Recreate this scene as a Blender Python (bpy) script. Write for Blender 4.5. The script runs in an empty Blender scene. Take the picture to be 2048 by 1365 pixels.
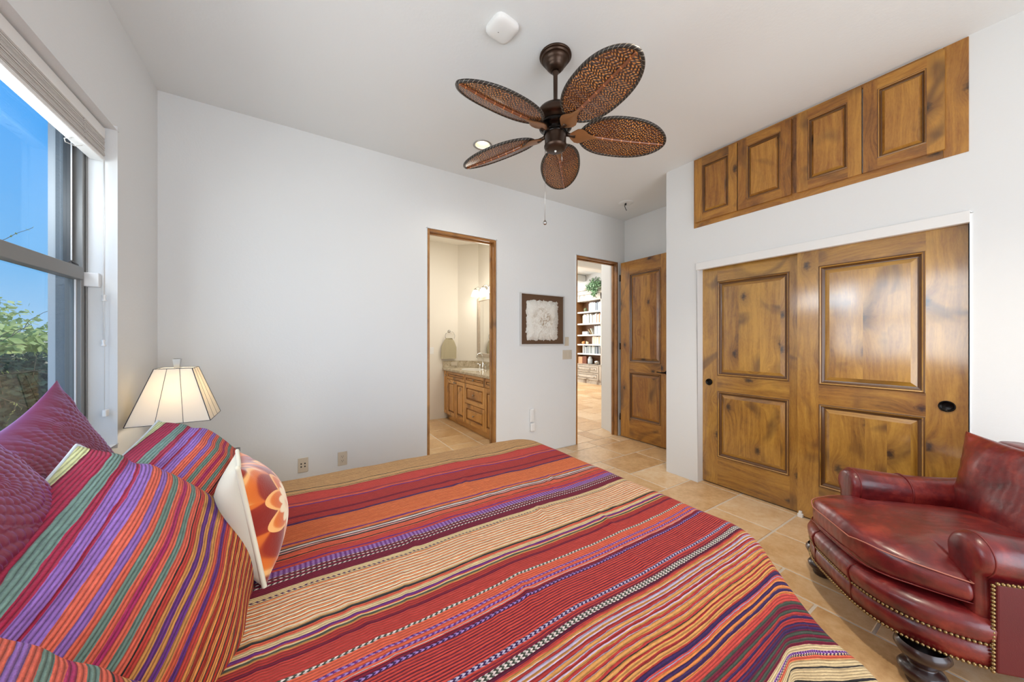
import bpy, bmesh, math, random
import numpy as np
from mathutils import Vector, Matrix, noise
random.seed(7); np.random.seed(7)
PI = math.pi
S = bpy.context.scene
COL = S.collection

# ------------------------------------------------------------------ camera
YAW = math.radians(32.3135)
cam_d = bpy.data.cameras.new('camera'); cam = bpy.data.objects.new('camera', cam_d); COL.objects.link(cam)
cam_d.sensor_width = 36; cam_d.lens = 12.0; cam_d.clip_start = 0.02; cam_d.clip_end = 500
cam.location = (0, 0, 1.33); cam.rotation_euler = (PI/2, 0, -YAW)
S.camera = cam
S.view_settings.view_transform = 'Standard'; S.view_settings.look = 'None'
S.view_settings.gamma = 1; S.view_settings.use_curve_mapping = False
S.view_settings.exposure = 0.30

# ------------------------------------------------------------------ sky, sun, added area lamps
W = bpy.data.worlds.new('sky'); S.world = W; W.use_nodes = True
wn = W.node_tree; wn.nodes.clear()
wo = wn.nodes.new('ShaderNodeOutputWorld'); wb = wn.nodes.new('ShaderNodeBackground')
wt = wn.nodes.new('ShaderNodeTexCoord'); ws = wn.nodes.new('ShaderNodeSeparateXYZ'); wr = wn.nodes.new('ShaderNodeValToRGB')
wn.links.new(wt.outputs['Generated'], ws.inputs[0]); wn.links.new(ws.outputs['Z'], wr.inputs[0])
wn.links.new(wr.outputs[0], wb.inputs[0]); wn.links.new(wb.outputs[0], wo.inputs[0])
wb.inputs[1].default_value = 1.0

def s2l(c):
    return tuple(((x/255)/12.92 if x/255 <= 0.04045 else ((x/255+0.055)/1.055)**2.4) for x in c[:3]) + (1,)
e = wr.color_ramp.elements
e[0].position = 0.0; e[0].color = s2l((170, 205, 238)); e[1].position = 0.75; e[1].color = s2l((58, 150, 244))
x_ = e.new(0.12); x_.color = s2l((120, 184, 238)); x_ = e.new(0.4); x_.color = s2l((70, 166, 250))

def light(name, kind, loc, power, color, size=(1, 1), target=None, rot=None, **kw):
    d = bpy.data.lights.new(name, kind); d.energy = power; d.color = color
    if kind == 'AREA':
        d.shape = 'RECTANGLE'; d.size, d.size_y = size
    for k, v in kw.items(): setattr(d, k, v)
    o = bpy.data.objects.new(name, d); COL.objects.link(o); o.location = loc
    if target is not None:
        o.rotation_euler = (Vector(target)-Vector(loc)).to_track_quat('-Z', 'Y').to_euler()
    if rot: o.rotation_euler = rot
    return o
# sun comes over the roof from the closet side, so it only reaches the garden
light('sun', 'SUN', (5, -3, 12), 3.2, (1.0, 0.95, 0.86), target=(0, 0, 0), angle=0.01)
# unseen area lamps added outside the big window over the bed to simulate daylight
light('window_fill', 'AREA', (-0.985, 1.16, 1.62), 36, (0.93, 0.96, 1.0), (1.45, 1.38), rot=(0, -PI/2, 0))
light('window_fill_far', 'AREA', (-1.06, 2.02, 2.02), 5, (0.90, 0.95, 1.0), (0.25, 0.75), rot=(0, -PI/2, 0))
# added fill light, shining in from an unseen opening behind the camera
light('rear_fill', 'AREA', (1.35, -2.30, 1.2), 66, (0.97, 0.98, 1.0), (2.6, 2.2), rot=(PI/2, 0, 0))
# unseen fill lamps added to brighten the great room, hall and bathroom
light('great_room_fill', 'AREA', (5.6, 9.6, 2.2), 115, (1.0, 0.98, 0.95), (3.0, 2.4), rot=(-PI/2, 0, 0))
light('great_room_top_fill', 'AREA', (6.4, 7.2, 3.25), 60, (1.0, 0.97, 0.92), (1.6, 1.6), rot=(0, 0, 0))
light('hall_fill', 'AREA', (3.45, 4.6, 3.0), 13, (1.0, 0.96, 0.90), (0.5, 0.5), rot=(0, 0, 0))
light('bath_fill', 'AREA', (1.35, 4.3, 3.0), 16, (1.0, 0.97, 0.92), (0.6, 0.6), rot=(0, 0, 0))

# ------------------------------------------------------------------ node helpers
class NT:
    def __init__(s, name):
        s.m = bpy.data.materials.new(name); s.m.use_nodes = True
        s.t = s.m.node_tree; s.t.nodes.clear()
        s.out = s.t.nodes.new('ShaderNodeOutputMaterial')
    def n(s, typ, **kw):
        x = s.t.nodes.new(typ)
        for k, v in kw.items(): setattr(x, k, v)
        return x
    def l(s, a, b): s.t.links.new(a, b)
    def math(s, op, a, b=None, c=None, clamp=False):
        x = s.n('ShaderNodeMath', operation=op); x.use_clamp = clamp
        for i, v in enumerate((a, b, c)):
            if v is None: continue
            if isinstance(v, (int, float)): x.inputs[i].default_value = v
            else: s.l(v, x.inputs[i])
        return x.outputs[0]
    def mix(s, f, a, b, mode='MIX'):
        x = s.n('ShaderNodeMix', data_type='RGBA', blend_type=mode)
        for i, v in ((0, f), (6, a), (7, b)):
            if isinstance(v, (int, float)): x.inputs[i].default_value = v
            elif isinstance(v, tuple): x.inputs[i].default_value = v
            else: s.l(v, x.inputs[i])
        return x.outputs[2]
    def ramp(s, f, stops, interp='LINEAR'):
        x = s.n('ShaderNodeValToRGB'); x.color_ramp.interpolation = interp
        el = x.color_ramp.elements
        while len(el) > 1: el.remove(el[-1])
        el[0].position = stops[0][0]; el[0].color = stops[0][1]
        for p, c in stops[1:]:
            q = el.new(p); q.color = c
        s.l(f, x.inputs[0]); return x.outputs[0]
    def noise(s, vec, scale, detail=3, rough=0.5, dist=0.0):
        x = s.n('ShaderNodeTexNoise'); x.inputs['Scale'].default_value = scale
        x.inputs['Detail'].default_value = detail; x.inputs['Roughness'].default_value = rough
        x.inputs['Distortion'].default_value = dist
        if vec is not None: s.l(vec, x.inputs['Vector'])
        return x.outputs['Fac']
    def vor(s, vec, scale, feature='F1', rand=1.0, dim='2D'):
        x = s.n('ShaderNodeTexVoronoi', feature=feature, voronoi_dimensions=dim); x.inputs['Scale'].default_value = scale
        x.inputs['Randomness'].default_value = rand
        s.l(vec, x.inputs['Vector']); return x
    def mapping(s, vec, scale=(1, 1, 1), rot=(0, 0, 0), loc=(0, 0, 0)):
        x = s.n('ShaderNodeMapping'); x.inputs['Scale'].default_value = scale
        x.inputs['Rotation'].default_value = rot; x.inputs['Location'].default_value = loc
        s.l(vec, x.inputs[0]); return x.outputs[0]
    def uv(s): return s.n('ShaderNodeTexCoord').outputs['UV']
    def obj(s): return s.n('ShaderNodeTexCoord').outputs['Object']
    def sep(s, v):
        x = s.n('ShaderNodeSeparateXYZ'); s.l(v, x.inputs[0]); return x.outputs
    def comb(s, a, b, c=0.0):
        x = s.n('ShaderNodeCombineXYZ')
        for i, v in enumerate((a, b, c)):
            if isinstance(v, (int, float)): x.inputs[i].default_value = v
            else: s.l(v, x.inputs[i])
        return x.outputs[0]
    def bump(s, h, strength=0.3, dist=0.01, nrm=None):
        x = s.n('ShaderNodeBump'); x.inputs['Strength'].default_value = strength
        x.inputs['Distance'].default_value = dist; s.l(h, x.inputs['Height'])
        if nrm is not None: s.l(nrm, x.inputs['Normal'])
        return x.outputs[0]
    def pbr(s, color, rough=0.5, metal=0.0, normal=None, coat=0.0, coat_rough=0.1, spec=0.5, sheen=0.0, emis=None, emis_s=0.0):
        p = s.n('ShaderNodeBsdfPrincipled')
        def put(k, v):
            if v is None: return
            if isinstance(v, (int, float, tuple)): p.inputs[k].default_value = v
            else: s.l(v, p.inputs[k])
        put('Base Color', color); put('Roughness', rough); put('Metallic', metal); put('Normal', normal)
        put('Coat Weight', coat); put('Coat Roughness', coat_rough); put('Specular IOR Level', spec)
        put('Sheen Weight', sheen)
        if emis: put('Emission Color', emis); put('Emission Strength', emis_s)
        s.l(p.outputs[0], s.out.inputs[0]); s.p = p
        return s.m

def simple(name, rgb, rough=0.5, metal=0.0, **kw):
    return NT(name).pbr(s2l(rgb), rough, metal, **kw)

M = {}
def m_wall(name, rgb, bscale=60, bs=0.08):
    t = NT(name); v = t.obj()
    h = t.noise(v, bscale, 4, 0.6); h2 = t.noise(v, 9, 3)
    hh = t.math('ADD', h, t.math('MULTIPLY', h2, 0.8))
    return t.pbr(s2l(rgb), 0.85, normal=t.bump(hh, bs, 0.01), spec=0.25)
M['wall'] = m_wall('wall_paint', (226, 227, 226))
M['ceiling'] = m_wall('ceiling_paint', (228, 231, 231))
M['bathwall'] = m_wall('bath_paint', (232, 226, 214))
M['white'] = simple('white_paint', (232, 231, 228), 0.45)
M['whiteplastic'] = simple('white_plastic', (235, 235, 233), 0.35)
M['blind'] = simple('blind_vinyl', (214, 210, 205), 0.5)
M['almond'] = simple('almond_plastic', (208, 196, 176), 0.4)
M['black'] = simple('black_slot', (18, 17, 16), 0.5)
M['stucco'] = m_wall('stucco_grey', (136, 142, 146), 90, 0.5)
M['stone'] = simple('gravel', (165, 150, 128), 0.9)

# knotty alder: UV in metres, u across the board, v along the grain
def m_wood(name, base, dark, light_, knot=(40, 22, 10), coat=0.95, coat_rough=0.13, rough=0.40, knots=True):
    t = NT(name); uv = t.uv()
    warp = t.noise(t.mapping(uv, (5, 1.3, 1)), 1.0, 2)
    s_ = t.sep(uv)
    kv = t.vor(t.mapping(uv, (3.1, 1.9, 1)), 1.0)
    kd = kv.outputs['Distance']
    ring = t.math('MULTIPLY', t.math('EXPONENT', t.math('MULTIPLY', kd, -9.0)), 0.55)
    u2 = t.math('ADD', s_[0], t.math('ADD', t.math('MULTIPLY', warp, 0.12), t.math('MULTIPLY', ring, 0.20)))
    gv = t.comb(u2, t.math('MULTIPLY', s_[1], 0.07))
    g1 = t.noise(gv, 42, 4, 0.6)
    g2 = t.noise(t.comb(u2, t.math('MULTIPLY', s_[1], 0.25)), 140, 2, 0.6)
    blot = t.noise(t.mapping(uv, (4.5, 2.2, 1)), 1.0, 3, 0.55, 0.6)
    tone = t.noise(t.mapping(uv, (0.35, 0.05, 1)), 1.0, 0)
    f = t.math('ADD', t.math('MULTIPLY', g1, 0.42), t.math('ADD', t.math('MULTIPLY', g2, 0.14), t.math('ADD', t.math('MULTIPLY', blot, 0.34), t.math('MULTIPLY', t.math('SUBTRACT', tone, 0.22), 0.34))))
    c = t.ramp(f, [(0.36, s2l(dark)), (0.50, s2l(base)), (0.66, s2l(light_))])
    # dark smoky patches rubbed into the stain
    sm = t.noise(t.mapping(uv, (3.2, 2.4, 1), loc=(7, 3, 0)), 1.0, 2, 0.5, 1.2)
    c = t.mix(t.math('MULTIPLY', t.ramp(sm, [(0.56, (0, 0, 0, 1)), (0.72, (1, 1, 1, 1))]), 0.78), c, s2l((82, 52, 24)))
    if knots:
        wn_ = t.vor(t.mapping(uv, (3.1, 1.9, 1)), 1.0)
        sel = t.math('GREATER_THAN', t.sep(wn_.outputs['Color'])[0], 0.30)
        kk = t.noise(t.mapping(uv, (60, 60, 1)), 1.0, 2)
        kd2 = t.math('ADD', kd, t.math('MULTIPLY', t.math('SUBTRACT', kk, 0.5), 0.09))
        k1 = t.math('MULTIPLY', t.ramp(kd2, [(0.02, (1, 1, 1, 1)), (0.078, (0, 0, 0, 1))]), sel)
        k2 = t.math('MULTIPLY', t.ramp(kd2, [(0.05, (1, 1, 1, 1)), (0.22, (0, 0, 0, 1))]), sel)
        c = t.mix(t.math('MULTIPLY', k2, 0.45), c, s2l((92, 52, 20)))
        c = t.mix(t.math('MULTIPLY', k1, 0.9), c, s2l(knot))
    b = t.bump(t.math('ADD', g1, t.math('MULTIPLY', warp, 1.5)), 0.10, 0.004)
    b2 = t.bump(t.noise(t.mapping(uv, (7, 3, 1)), 1.0, 2), 0.10, 0.004)
    m = t.pbr(c, rough, normal=b, coat=coat, coat_rough=coat_rough)
    t.l(b2, t.p.inputs['Coat Normal']); t.p.inputs['Coat IOR'].default_value = 1.75
    return m
M['alder'] = m_wood('knotty_alder', (154, 106, 34), (96, 58, 16), (188, 140, 54))
M['alder_up'] = m_wood('knotty_alder_upper', (148, 94, 30), (90, 50, 14), (184, 130, 50), coat=0.35, coat_rough=0.25)
M['alder_dark'] = simple('glazed_moulding', (92, 58, 24), 0.35, coat=0.5, coat_rough=0.15)
M['jamb'] = m_wood('jamb_wood', (150, 98, 44), (96, 54, 20), (180, 130, 70), knots=False, coat=0.3)
M['vanity'] = m_wood('vanity_alder', (198, 142, 70), (150, 96, 42), (220, 168, 98), knots=False, coat=0.3)
M['vanity_dark'] = simple('vanity_glaze', (128, 82, 36), 0.4)

M['bronze'] = simple('oiled_bronze', (66, 50, 40), 0.34, 0.75)
M['bronze_dark'] = simple('dark_bronze', (26, 22, 20), 0.25, 0.8)
M['bronze_lt'] = simple('satin_bronze', (150, 108, 72), 0.35, 0.55)
M['chrome'] = simple('chrome', (214, 214, 214), 0.12, 1.0)
M['nickel'] = simple('brushed_nickel', (176, 174, 170), 0.28, 1.0)
M['brass'] = simple('antique_brass', (148, 124, 84), 0.32, 0.85)
M['footwood'] = simple('mahogany_foot', (40, 18, 16), 0.3, coat=0.4, coat_rough=0.15)
M['alu'] = simple('bronze_aluminium', (128, 127, 124), 0.42, 0.25)
M['alu_dark'] = simple('aluminium_dark', (78, 78, 78), 0.5, 0.2)  # darker aluminium of the upper sash and sash lock
M['rubber'] = simple('black_seal', (20, 20, 22), 0.6)

def m_glass(name, tint=(1, 1, 1, 1)):
    t = NT(name); tr = t.n('ShaderNodeBsdfTransparent'); tr.inputs[0].default_value = tint
    gl = t.n('ShaderNodeBsdfGlossy'); gl.inputs['Roughness'].default_value = 0.0
    fr = t.n('ShaderNodeFresnel'); fr.inputs[0].default_value = 1.45
    mx = t.n('ShaderNodeMixShader'); t.l(t.math('MULTIPLY', fr.outputs[0], 0.12), mx.inputs[0])
    t.l(tr.outputs[0], mx.inputs[1]); t.l(gl.outputs[0], mx.inputs[2]); t.l(mx.outputs[0], t.out.inputs[0])
    return t.m
M['glass'] = m_glass('window_glass', (0.93, 0.95, 0.95, 1))
M['pictureglass'] = m_glass('picture_glass')
M['mirror'] = simple('mirror_silver', (238, 238, 236), 0.02, 1.0)

def m_travertine(name, tones):
    t = NT(name); v = t.obj(); a = t.n('ShaderNodeAttribute', attribute_name='tone').outputs['Fac']
    off = t.n('ShaderNodeVectorMath', operation='ADD'); t.l(v, off.inputs[0]); t.l(t.comb(t.math('MULTIPLY', a, 37.0), t.math('MULTIPLY', a, 17.0), 0.0), off.inputs[1])
    v2 = off.outputs[0]
    n1 = t.noise(v2, 5.5, 5, 0.62, 0.6); n2 = t.noise(v2, 26, 4, 0.65)
    n3 = t.noise(v2, 2.2, 2)
    f = t.math('ADD', t.math('MULTIPLY', n1, 0.5), t.math('ADD', t.math('MULTIPLY', t.math('SUBTRACT', n2, 0.22), 0.40), t.math('ADD', t.math('MULTIPLY', a, 0.24), t.math('MULTIPLY', n3, 0.24))))
    c = t.ramp(f, [(0.40, s2l(tones[0])), (0.56, s2l(tones[1])), (0.70, s2l(tones[2])), (0.86, s2l(tones[3]))])
    pit = t.noise(t.mapping(v2, (1, 2.6, 1)), 60, 3, 0.7)
    pm = t.ramp(pit, [(0.66, (0, 0, 0, 1)), (0.76, (1, 1, 1, 1))])
    msk = t.ramp(t.noise(v2, 7, 2), [(0.5, (0, 0, 0, 1)), (0.62, (1, 1, 1, 1))])
    pf = t.math('MULTIPLY', pm, msk)
    c = t.mix(t.math('MULTIPLY', pf, 0.55), c, s2l((120, 84, 56)))
    h = t.math('SUBTRACT', t.math('ADD', n1, t.math('MULTIPLY', n2, 0.4)), t.math('MULTIPLY', pf, 0.8))
    rg = t.math('ADD', 0.22, t.math('MULTIPLY', n1, 0.25))
    return t.pbr(c, rg, normal=t.bump(h, 0.22, 0.006), spec=0.45)
M['travertine'] = m_travertine('travertine', [(184, 142, 96), (207, 168, 121), (220, 187, 146), (228, 206, 174)])
M['travertine_bath'] = m_travertine('bath_tile', [(190, 150, 104), (206, 170, 124), (216, 184, 140), (226, 198, 156)])
M['grout'] = m_wall('grout', (212, 202, 188), 120, 0.3)

# ------------------------------------------------------------------ mesh builder
class MB:
    def __init__(s): s.v = []; s.f = []; s.uv = []; s.sm = []; s.mi = []
    def add(s, verts, faces, uvs=None, smooth=False, mi=0):
        b = len(s.v); s.v += [tuple(p) for p in verts]
        for k, f in enumerate(faces):
            s.f.append(tuple(i+b for i in f)); s.sm.append(smooth); s.mi.append(mi)
            s.uv.append(uvs[k] if uvs else [(0, 0)]*len(f))
    def box(s, x0, x1, y0, y1, z0, z1, grain='z', mi=0, off=None):
        P = [(x0, y0, z0), (x1, y0, z0), (x1, y1, z0), (x0, y1, z0), (x0, y0, z1), (x1, y0, z1), (x1, y1, z1), (x0, y1, z1)]
        F = [(0, 1, 5, 4), (1, 2, 6, 5), (2, 3, 7, 6), (3, 0, 4, 7), (4, 5, 6, 7), (3, 2, 1, 0)]
        o = off or (random.uniform(0, 40), random.uniform(0, 40))
        def m(p):
            x, y, z = p
            if grain == 'z': return (x+y+o[0], z+o[1])
            if grain == 'x': return (z+y+o[0], x+o[1])
            return (x+z+o[0], y+o[1])
        s.add(P, F, [[m(P[i]) for i in f] for f in F], mi=mi)
        return s
    def quad(s, a, b, c, d, uvs=None, mi=0):
        s.add([a, b, c, d], [(0, 1, 2, 3)], [uvs] if uvs else None, mi=mi); return s
    def lathe(s, prof, n=32, c=(0, 0, 0), axis='z', cap=True, mi=0, smooth=True):
        V = []; F = []
        for (r, z) in prof:
            for k in range(n):
                a = 2*PI*k/n; p = (r*math.cos(a), r*math.sin(a), z)
                if axis == 'y': p = (p[0], p[2], p[1])
                if axis == 'x': p = (p[2], p[0], p[1])
                V.append((p[0]+c[0], p[1]+c[1], p[2]+c[2]))
        for i in range(len(prof)-1):
            for k in range(n):
                k2 = (k+1) % n; F.append((i*n+k, i*n+k2, (i+1)*n+k2, (i+1)*n+k))
        s.add(V, F, smooth=smooth, mi=mi)
        if cap:
            b = len(s.v)-len(V)
            for base, rev in ((0, True), ((len(prof)-1)*n, False)):
                f = tuple(b+base+k for k in (range(n-1, -1, -1) if rev else range(n)))
                s.f.append(f); s.sm.append(False); s.uv.append([(0, 0)]*n); s.mi.append(mi)
        return s
    def tube(s, pts, r, n=8, closed=False, mi=0, cap=True, uvs=False):
        pts = [Vector(p) for p in pts]; N = len(pts)
        rr = r if isinstance(r, (list, tuple)) else [r]*N
        V = []; F = []; U = []
        t0 = (pts[1]-pts[0]).normalized()
        up = Vector((0, 0, 1)) if abs(t0.z) < 0.9 else Vector((1, 0, 0))
        nx = t0.cross(up).normalized(); L = 0; Ls = [0]
        for i in range(N):
            if closed: t = (pts[(i+1) % N]-pts[i-1]).normalized()
            else: t = (pts[min(i+1, N-1)]-pts[max(i-1, 0)]).normalized()
            nx = (nx - t*nx.dot(t)).normalized(); ny = t.cross(nx)
            if i: L += (pts[i]-pts[i-1]).length; Ls.append(L)
            for k in range(n):
                a = 2*PI*k/n; V.append(pts[i]+(nx*math.cos(a)+ny*math.sin(a))*rr[i])
        for i in range(N if closed else N-1):
            j = (i+1) % N
            for k in range(n):
                k2 = (k+1) % n; F.append((i*n+k, i*n+k2, j*n+k2, j*n+k))
                lj = Ls[j] if j else L+0.01
                U.append([(k/n, Ls[i]), ((k+1)/n, Ls[i]), ((k+1)/n, lj), (k/n, lj)])
        s.add(V, F, U if uvs else None, smooth=True, mi=mi)
        if cap and not closed:
            b = len(s.v)-len(V)
            s.f.append(tuple(b+k for k in range(n-1, -1, -1))); s.f.append(tuple(b+(N-1)*n+k for k in range(n)))
            s.sm += [False]*2; s.uv += [[(0, 0)]*n]*2; s.mi += [mi]*2
        return s
    def prism(s, poly, z0, z1, mi=0, smooth=False):
        n = len(poly)
        V = [(x, y, z0) for x, y in poly]+[(x, y, z1) for x, y in poly]
        F = [(i, (i+1) % n, (i+1) % n+n, i+n) for i in range(n)]+[tuple(range(n-1, -1, -1)), tuple(range(n, 2*n))]
        U = [[(V[i][0]+V[i][1], V[i][2]) for i in f] for f in F]
        s.add(V, F, U, mi=mi, smooth=smooth); return s
    def ball(s, c, r, n=12, m=8, mi=0, sc=(1, 1, 1)):
        prof = []
        V = []; F = []
        for i in range(m+1):
            a = -PI/2+PI*i/m
            for k in range(n):
                b = 2*PI*k/n
                V.append((c[0]+r*sc[0]*math.cos(a)*math.cos(b), c[1]+r*sc[1]*math.cos(a)*math.sin(b), c[2]+r*sc[2]*math.sin(a)))
        for i in range(m):
            for k in range(n):
                k2 = (k+1) % n; F.append((i*n+k, i*n+k2, (i+1)*n+k2, (i+1)*n+k))
        s.add(V, F, smooth=True, mi=mi); return s
    def build(s, name, mat, parent=None, bevel=0, seg=2, merge=False):
        me = bpy.data.meshes.new(name); me.from_pydata(s.v, [], s.f)
        uvl = me.uv_layers.new(name='UVMap')
        flat = [c for f in s.uv for uv in f for c in uv]
        uvl.data.foreach_set('uv', flat)
        me.polygons.foreach_set('use_smooth', s.sm)
        mats = mat if isinstance(mat, list) else [mat]
        for m in mats: me.materials.append(m)
        if len(mats) > 1: me.polygons.foreach_set('material_index', s.mi)
        me.update()
        if merge:
            bm = bmesh.new(); bm.from_mesh(me); bmesh.ops.remove_doubles(bm, verts=bm.verts, dist=1e-5); bm.to_mesh(me); bm.free()
        o = bpy.data.objects.new(name, me); COL.objects.link(o)
        if parent is not None: o.parent = parent
        if bevel:
            b = o.modifiers.new('bevel', 'BEVEL'); b.width = bevel; b.segments = seg; b.limit_method = 'ANGLE'; b.angle_limit = math.radians(40)
        return o

def tag(o, label, cat, group=None, kind=None):
    o['label'] = label; o['category'] = cat
    if group: o['group'] = group
    if kind: o['kind'] = kind
    return o
def thing(name, label, cat, loc=(0, 0, 0), rz=0.0, group=None, kind=None):
    o = bpy.data.objects.new(name, None); COL.objects.link(o); o.empty_display_size = 0.05
    o.location = loc; o.rotation_euler = (0, 0, rz)
    return tag(o, label, cat, group, kind)
def copy_tree(o, parent=None):
    c = o.copy(); COL.objects.link(c)
    if parent is not None: c.parent = parent
    for ch in list(o.children): copy_tree(ch, c)
    return c
def struct(o, label, cat): return tag(o, label, cat, kind='structure')

# ------------------------------------------------------------------ ROOM
YB, XL, XC, YC, XE, ZC = 3.265, -0.80, 3.19, 2.10, 3.97, 3.045
BX0, BX1, EX0, EX1, DZ = 1.082, 1.856, 3.035, 3.828, 2.435
YREAR = -2.2
# floor: travertine tiles on an 8 inch grid as one mesh
def tile_floor(name, x0, y0, nx, ny, u, mat, label, ztop=0.0, sizes=((2, 3), (3, 2), (2, 2), (1, 2), (2, 1), (1, 1)), wts=(5, 5, 5, 2, 2, 1), seed=3):
    R = random.Random(seed); occ = np.zeros((nx, ny), bool); V = []; F = []; T = []
    g = 0.005; b = 0.004
    for j in range(ny):
        for i in range(nx):
            if occ[i, j]: continue
            opts = []
            for (a, c), w in zip(sizes, wts):
                if i+a <= nx and j+c <= ny and not occ[i:i+a, j:j+c].any(): opts += [(a, c)]*w
            a, c = R.choice(opts); occ[i:i+a, j:j+c] = True
            X0, X1, Y0, Y1 = x0+i*u+g, x0+(i+a)*u-g, y0+j*u+g, y0+(j+c)*u-g
            k = len(V)
            V += [(X0, Y0, ztop-0.004), (X1, Y0, ztop-0.004), (X1, Y1, ztop-0.004), (X0, Y1, ztop-0.004),
                  (X0+b, Y0+b, ztop), (X1-b, Y0+b, ztop), (X1-b, Y1-b, ztop), (X0+b, Y1-b, ztop)]
            F += [(k+4, k+5, k+6, k+7), (k, k+1, k+5, k+4), (k+1, k+2, k+6, k+5), (k+2, k+3, k+7, k+6), (k+3, k, k+4, k+7)]
            T += [R.random()]*8
    k = len(V); X1 = x0+nx*u; Y1 = y0+ny*u
    V += [(x0, y0, ztop-0.003), (X1, y0, ztop-0.003), (X1, Y1, ztop-0.003), (x0, Y1, ztop-0.003),
          (x0, y0, ztop-0.15), (X1, y0, ztop-0.15), (X1, Y1, ztop-0.15), (x0, Y1, ztop-0.15)]; T += [0.5]*8
    F += [(k, k+1, k+2, k+3), (k+7, k+6, k+5, k+4), (k, k+4, k+5, k+1), (k+1, k+5, k+6, k+2), (k+2, k+6, k+7, k+3), (k+3, k+7, k+4, k)]
    me = bpy.data.meshes.new(name); me.from_pydata(V, [], F)
    a = me.attributes.new('tone', 'FLOAT', 'POINT'); a.data.foreach_set('value', T)
    me.materials.append(mat); me.materials.append(M['grout'])
    mi = [0]*(len(F)-6)+[1]*6; me.polygons.foreach_set('material_index', mi)
    o = bpy.data.objects.new(name, me); COL.objects.link(o)
    return struct(o, label, 'floor')
U8 = 0.2025
# bedroom, hall and great room share one floor; the bathroom has its own square tiles
tile_floor('floor', -0.82-U8*0+0.0, 3.0+0.268-U8*27, 24, 27, U8, M['travertine'], 'beige travertine tile floor of the bedroom laid in mixed rectangles', seed=11)
tile_floor('floor', 2.78, 3.268, 28, 32, U8, M['travertine'], 'travertine tile floor running on into the hall and book room', seed=5)
tile_floor('floor', 0.0, 3.268, 7, 6, 0.405, M['travertine_bath'], 'honey coloured square tile floor of the bathroom', sizes=((1, 1),), wts=(1,), seed=8)

def wall_mb(mb, p0, p1, z0, z1, holes, depth, side):
    """slab whose front face runs p0->p1; holes (a0,a1,h0,h1) in metres along it; depth goes to `side` normal"""
    p0 = Vector((p0[0], p0[1], 0)); p1 = Vector((p1[0], p1[1], 0)); L = (p1-p0).length; d = (p1-p0)/L
    nrm = Vector(side).normalized()*depth
    As = sorted({0, L}|{round(h[i], 5) for h in holes for i in (0, 1)}); Hs = sorted({z0, z1}|{round(h[i], 5) for h in holes for i in (2, 3)})
    def pt(a, z, k): return tuple(p0+d*a+nrm*k+Vector((0, 0, z)))
    for i in range(len(As)-1):
        for j in range(len(Hs)-1):
            a, b, c, e_ = As[i], As[i+1], Hs[j], Hs[j+1]; ma, mz = (a+b)/2, (c+e_)/2
            if any(h[0] < ma < h[1] and h[2] < mz < h[3] for h in holes): continue
            mb.quad(pt(a, c, 0), pt(b, c, 0), pt(b, e_, 0), pt(a, e_, 0))
            mb.quad(pt(a, c, 1), pt(a, e_, 1), pt(b, e_, 1), pt(b, c, 1))
    for (a, b, c, e_) in list(holes)+[(0, L, z0, z1)]:
        mb.quad(pt(a, c, 0), pt(a, e_, 0), pt(a, e_, 1), pt(a, c, 1)); mb.quad(pt(b, c, 0), pt(b, c, 1), pt(b, e_, 1), pt(b, e_, 0))
        mb.quad(pt(a, e_, 0), pt(b, e_, 0), pt(b, e_, 1), pt(a, e_, 1))
        if c > z0: mb.quad(pt(a, c, 0), pt(a, c, 1), pt(b, c, 1), pt(b, c, 0))
    return mb
def wall(name, p0, p1, z0, z1, holes, depth, side, mat, label, bev=0.012):
    o = wall_mb(MB(), p0, p1, z0, z1, holes, depth, side).build(name, mat, merge=True)
    if bev:
        b = o.modifiers.new('bullnose', 'BEVEL'); b.width = bev; b.segments = 4; b.limit_method = 'ANGLE'; b.angle_limit = math.radians(60)
        for p in o.data.polygons: p.use_smooth = False
    return struct(o, label, 'wall')
WY0, WY1, WZ0, WZ1 = 0.45, 2.575, 0.80, 2.415
wall('wall_left', (XL, YREAR-0.15), (XL, YB), 0, ZC, [(WY0-YREAR+0.15, WY1-YREAR+0.15, WZ0, WZ1)], 0.185, (-1, 0, 0), M['wall'], 'white plaster wall on the left holding the window over the bed', 0.022)
wall('wall_back', (XL-0.2, YB), (XE+0.15, YB), 0, ZC, [(BX0-XL+0.2, BX1-XL+0.2, 0, DZ), (EX0-XL+0.2, EX1-XL+0.2, 0, DZ)], 0.13, (0, 1, 0), M['wall'], 'long white wall facing the camera with the bathroom doorway and the hall doorway')
CY0, CY1, CZ = 0.245, 1.778, 2.045
wall('wall_right', (XC, YREAR), (XC, YC), 0, ZC, [(CY0-YREAR, CY1-YREAR, 0, CZ)], 0.16, (1, 0, 0), M['wall'], 'white wall on the right around the sliding closet doors')
mb = MB(); mb.box(XC+0.16, XE+0.15, YC-0.12, YC, 0, ZC)
struct(mb.build('wall_right', M['wall']), 'short return wall at the end of the closet beside the hall door', 'wall')
mb = MB(); mb.box(XE, XE+0.15, YC, YB, 0, ZC)
struct(mb.build('wall_right', M['wall']), 'white alcove wall behind the open hall door', 'wall')
mb = MB(); mb.box(XE+0.0, XE+0.15, YREAR, YC-0.12, 0, ZC); struct(mb.build('wall_right', M['wall']), 'back wall inside the closet', 'wall')
wall('wall_rear', (XL, YREAR), (XC+0.16, YREAR), 0, ZC, [(0.7, 3.6, 0, 2.35)], 0.15, (0, -1, 0), M['wall'], 'wall behind the camera with an opening added to let in fill light')  # unseen rear wall; its opening is added for the fill light
bm = bmesh.new(); LR = 0.064; CANS = [(1.377, 2.659), (1.35, 0.50)]
co = [(XL-0.2, YREAR-0.15), (XE+0.15, YREAR-0.15), (XE+0.15, YB+0.13), (XL-0.2, YB+0.13)]
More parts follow.
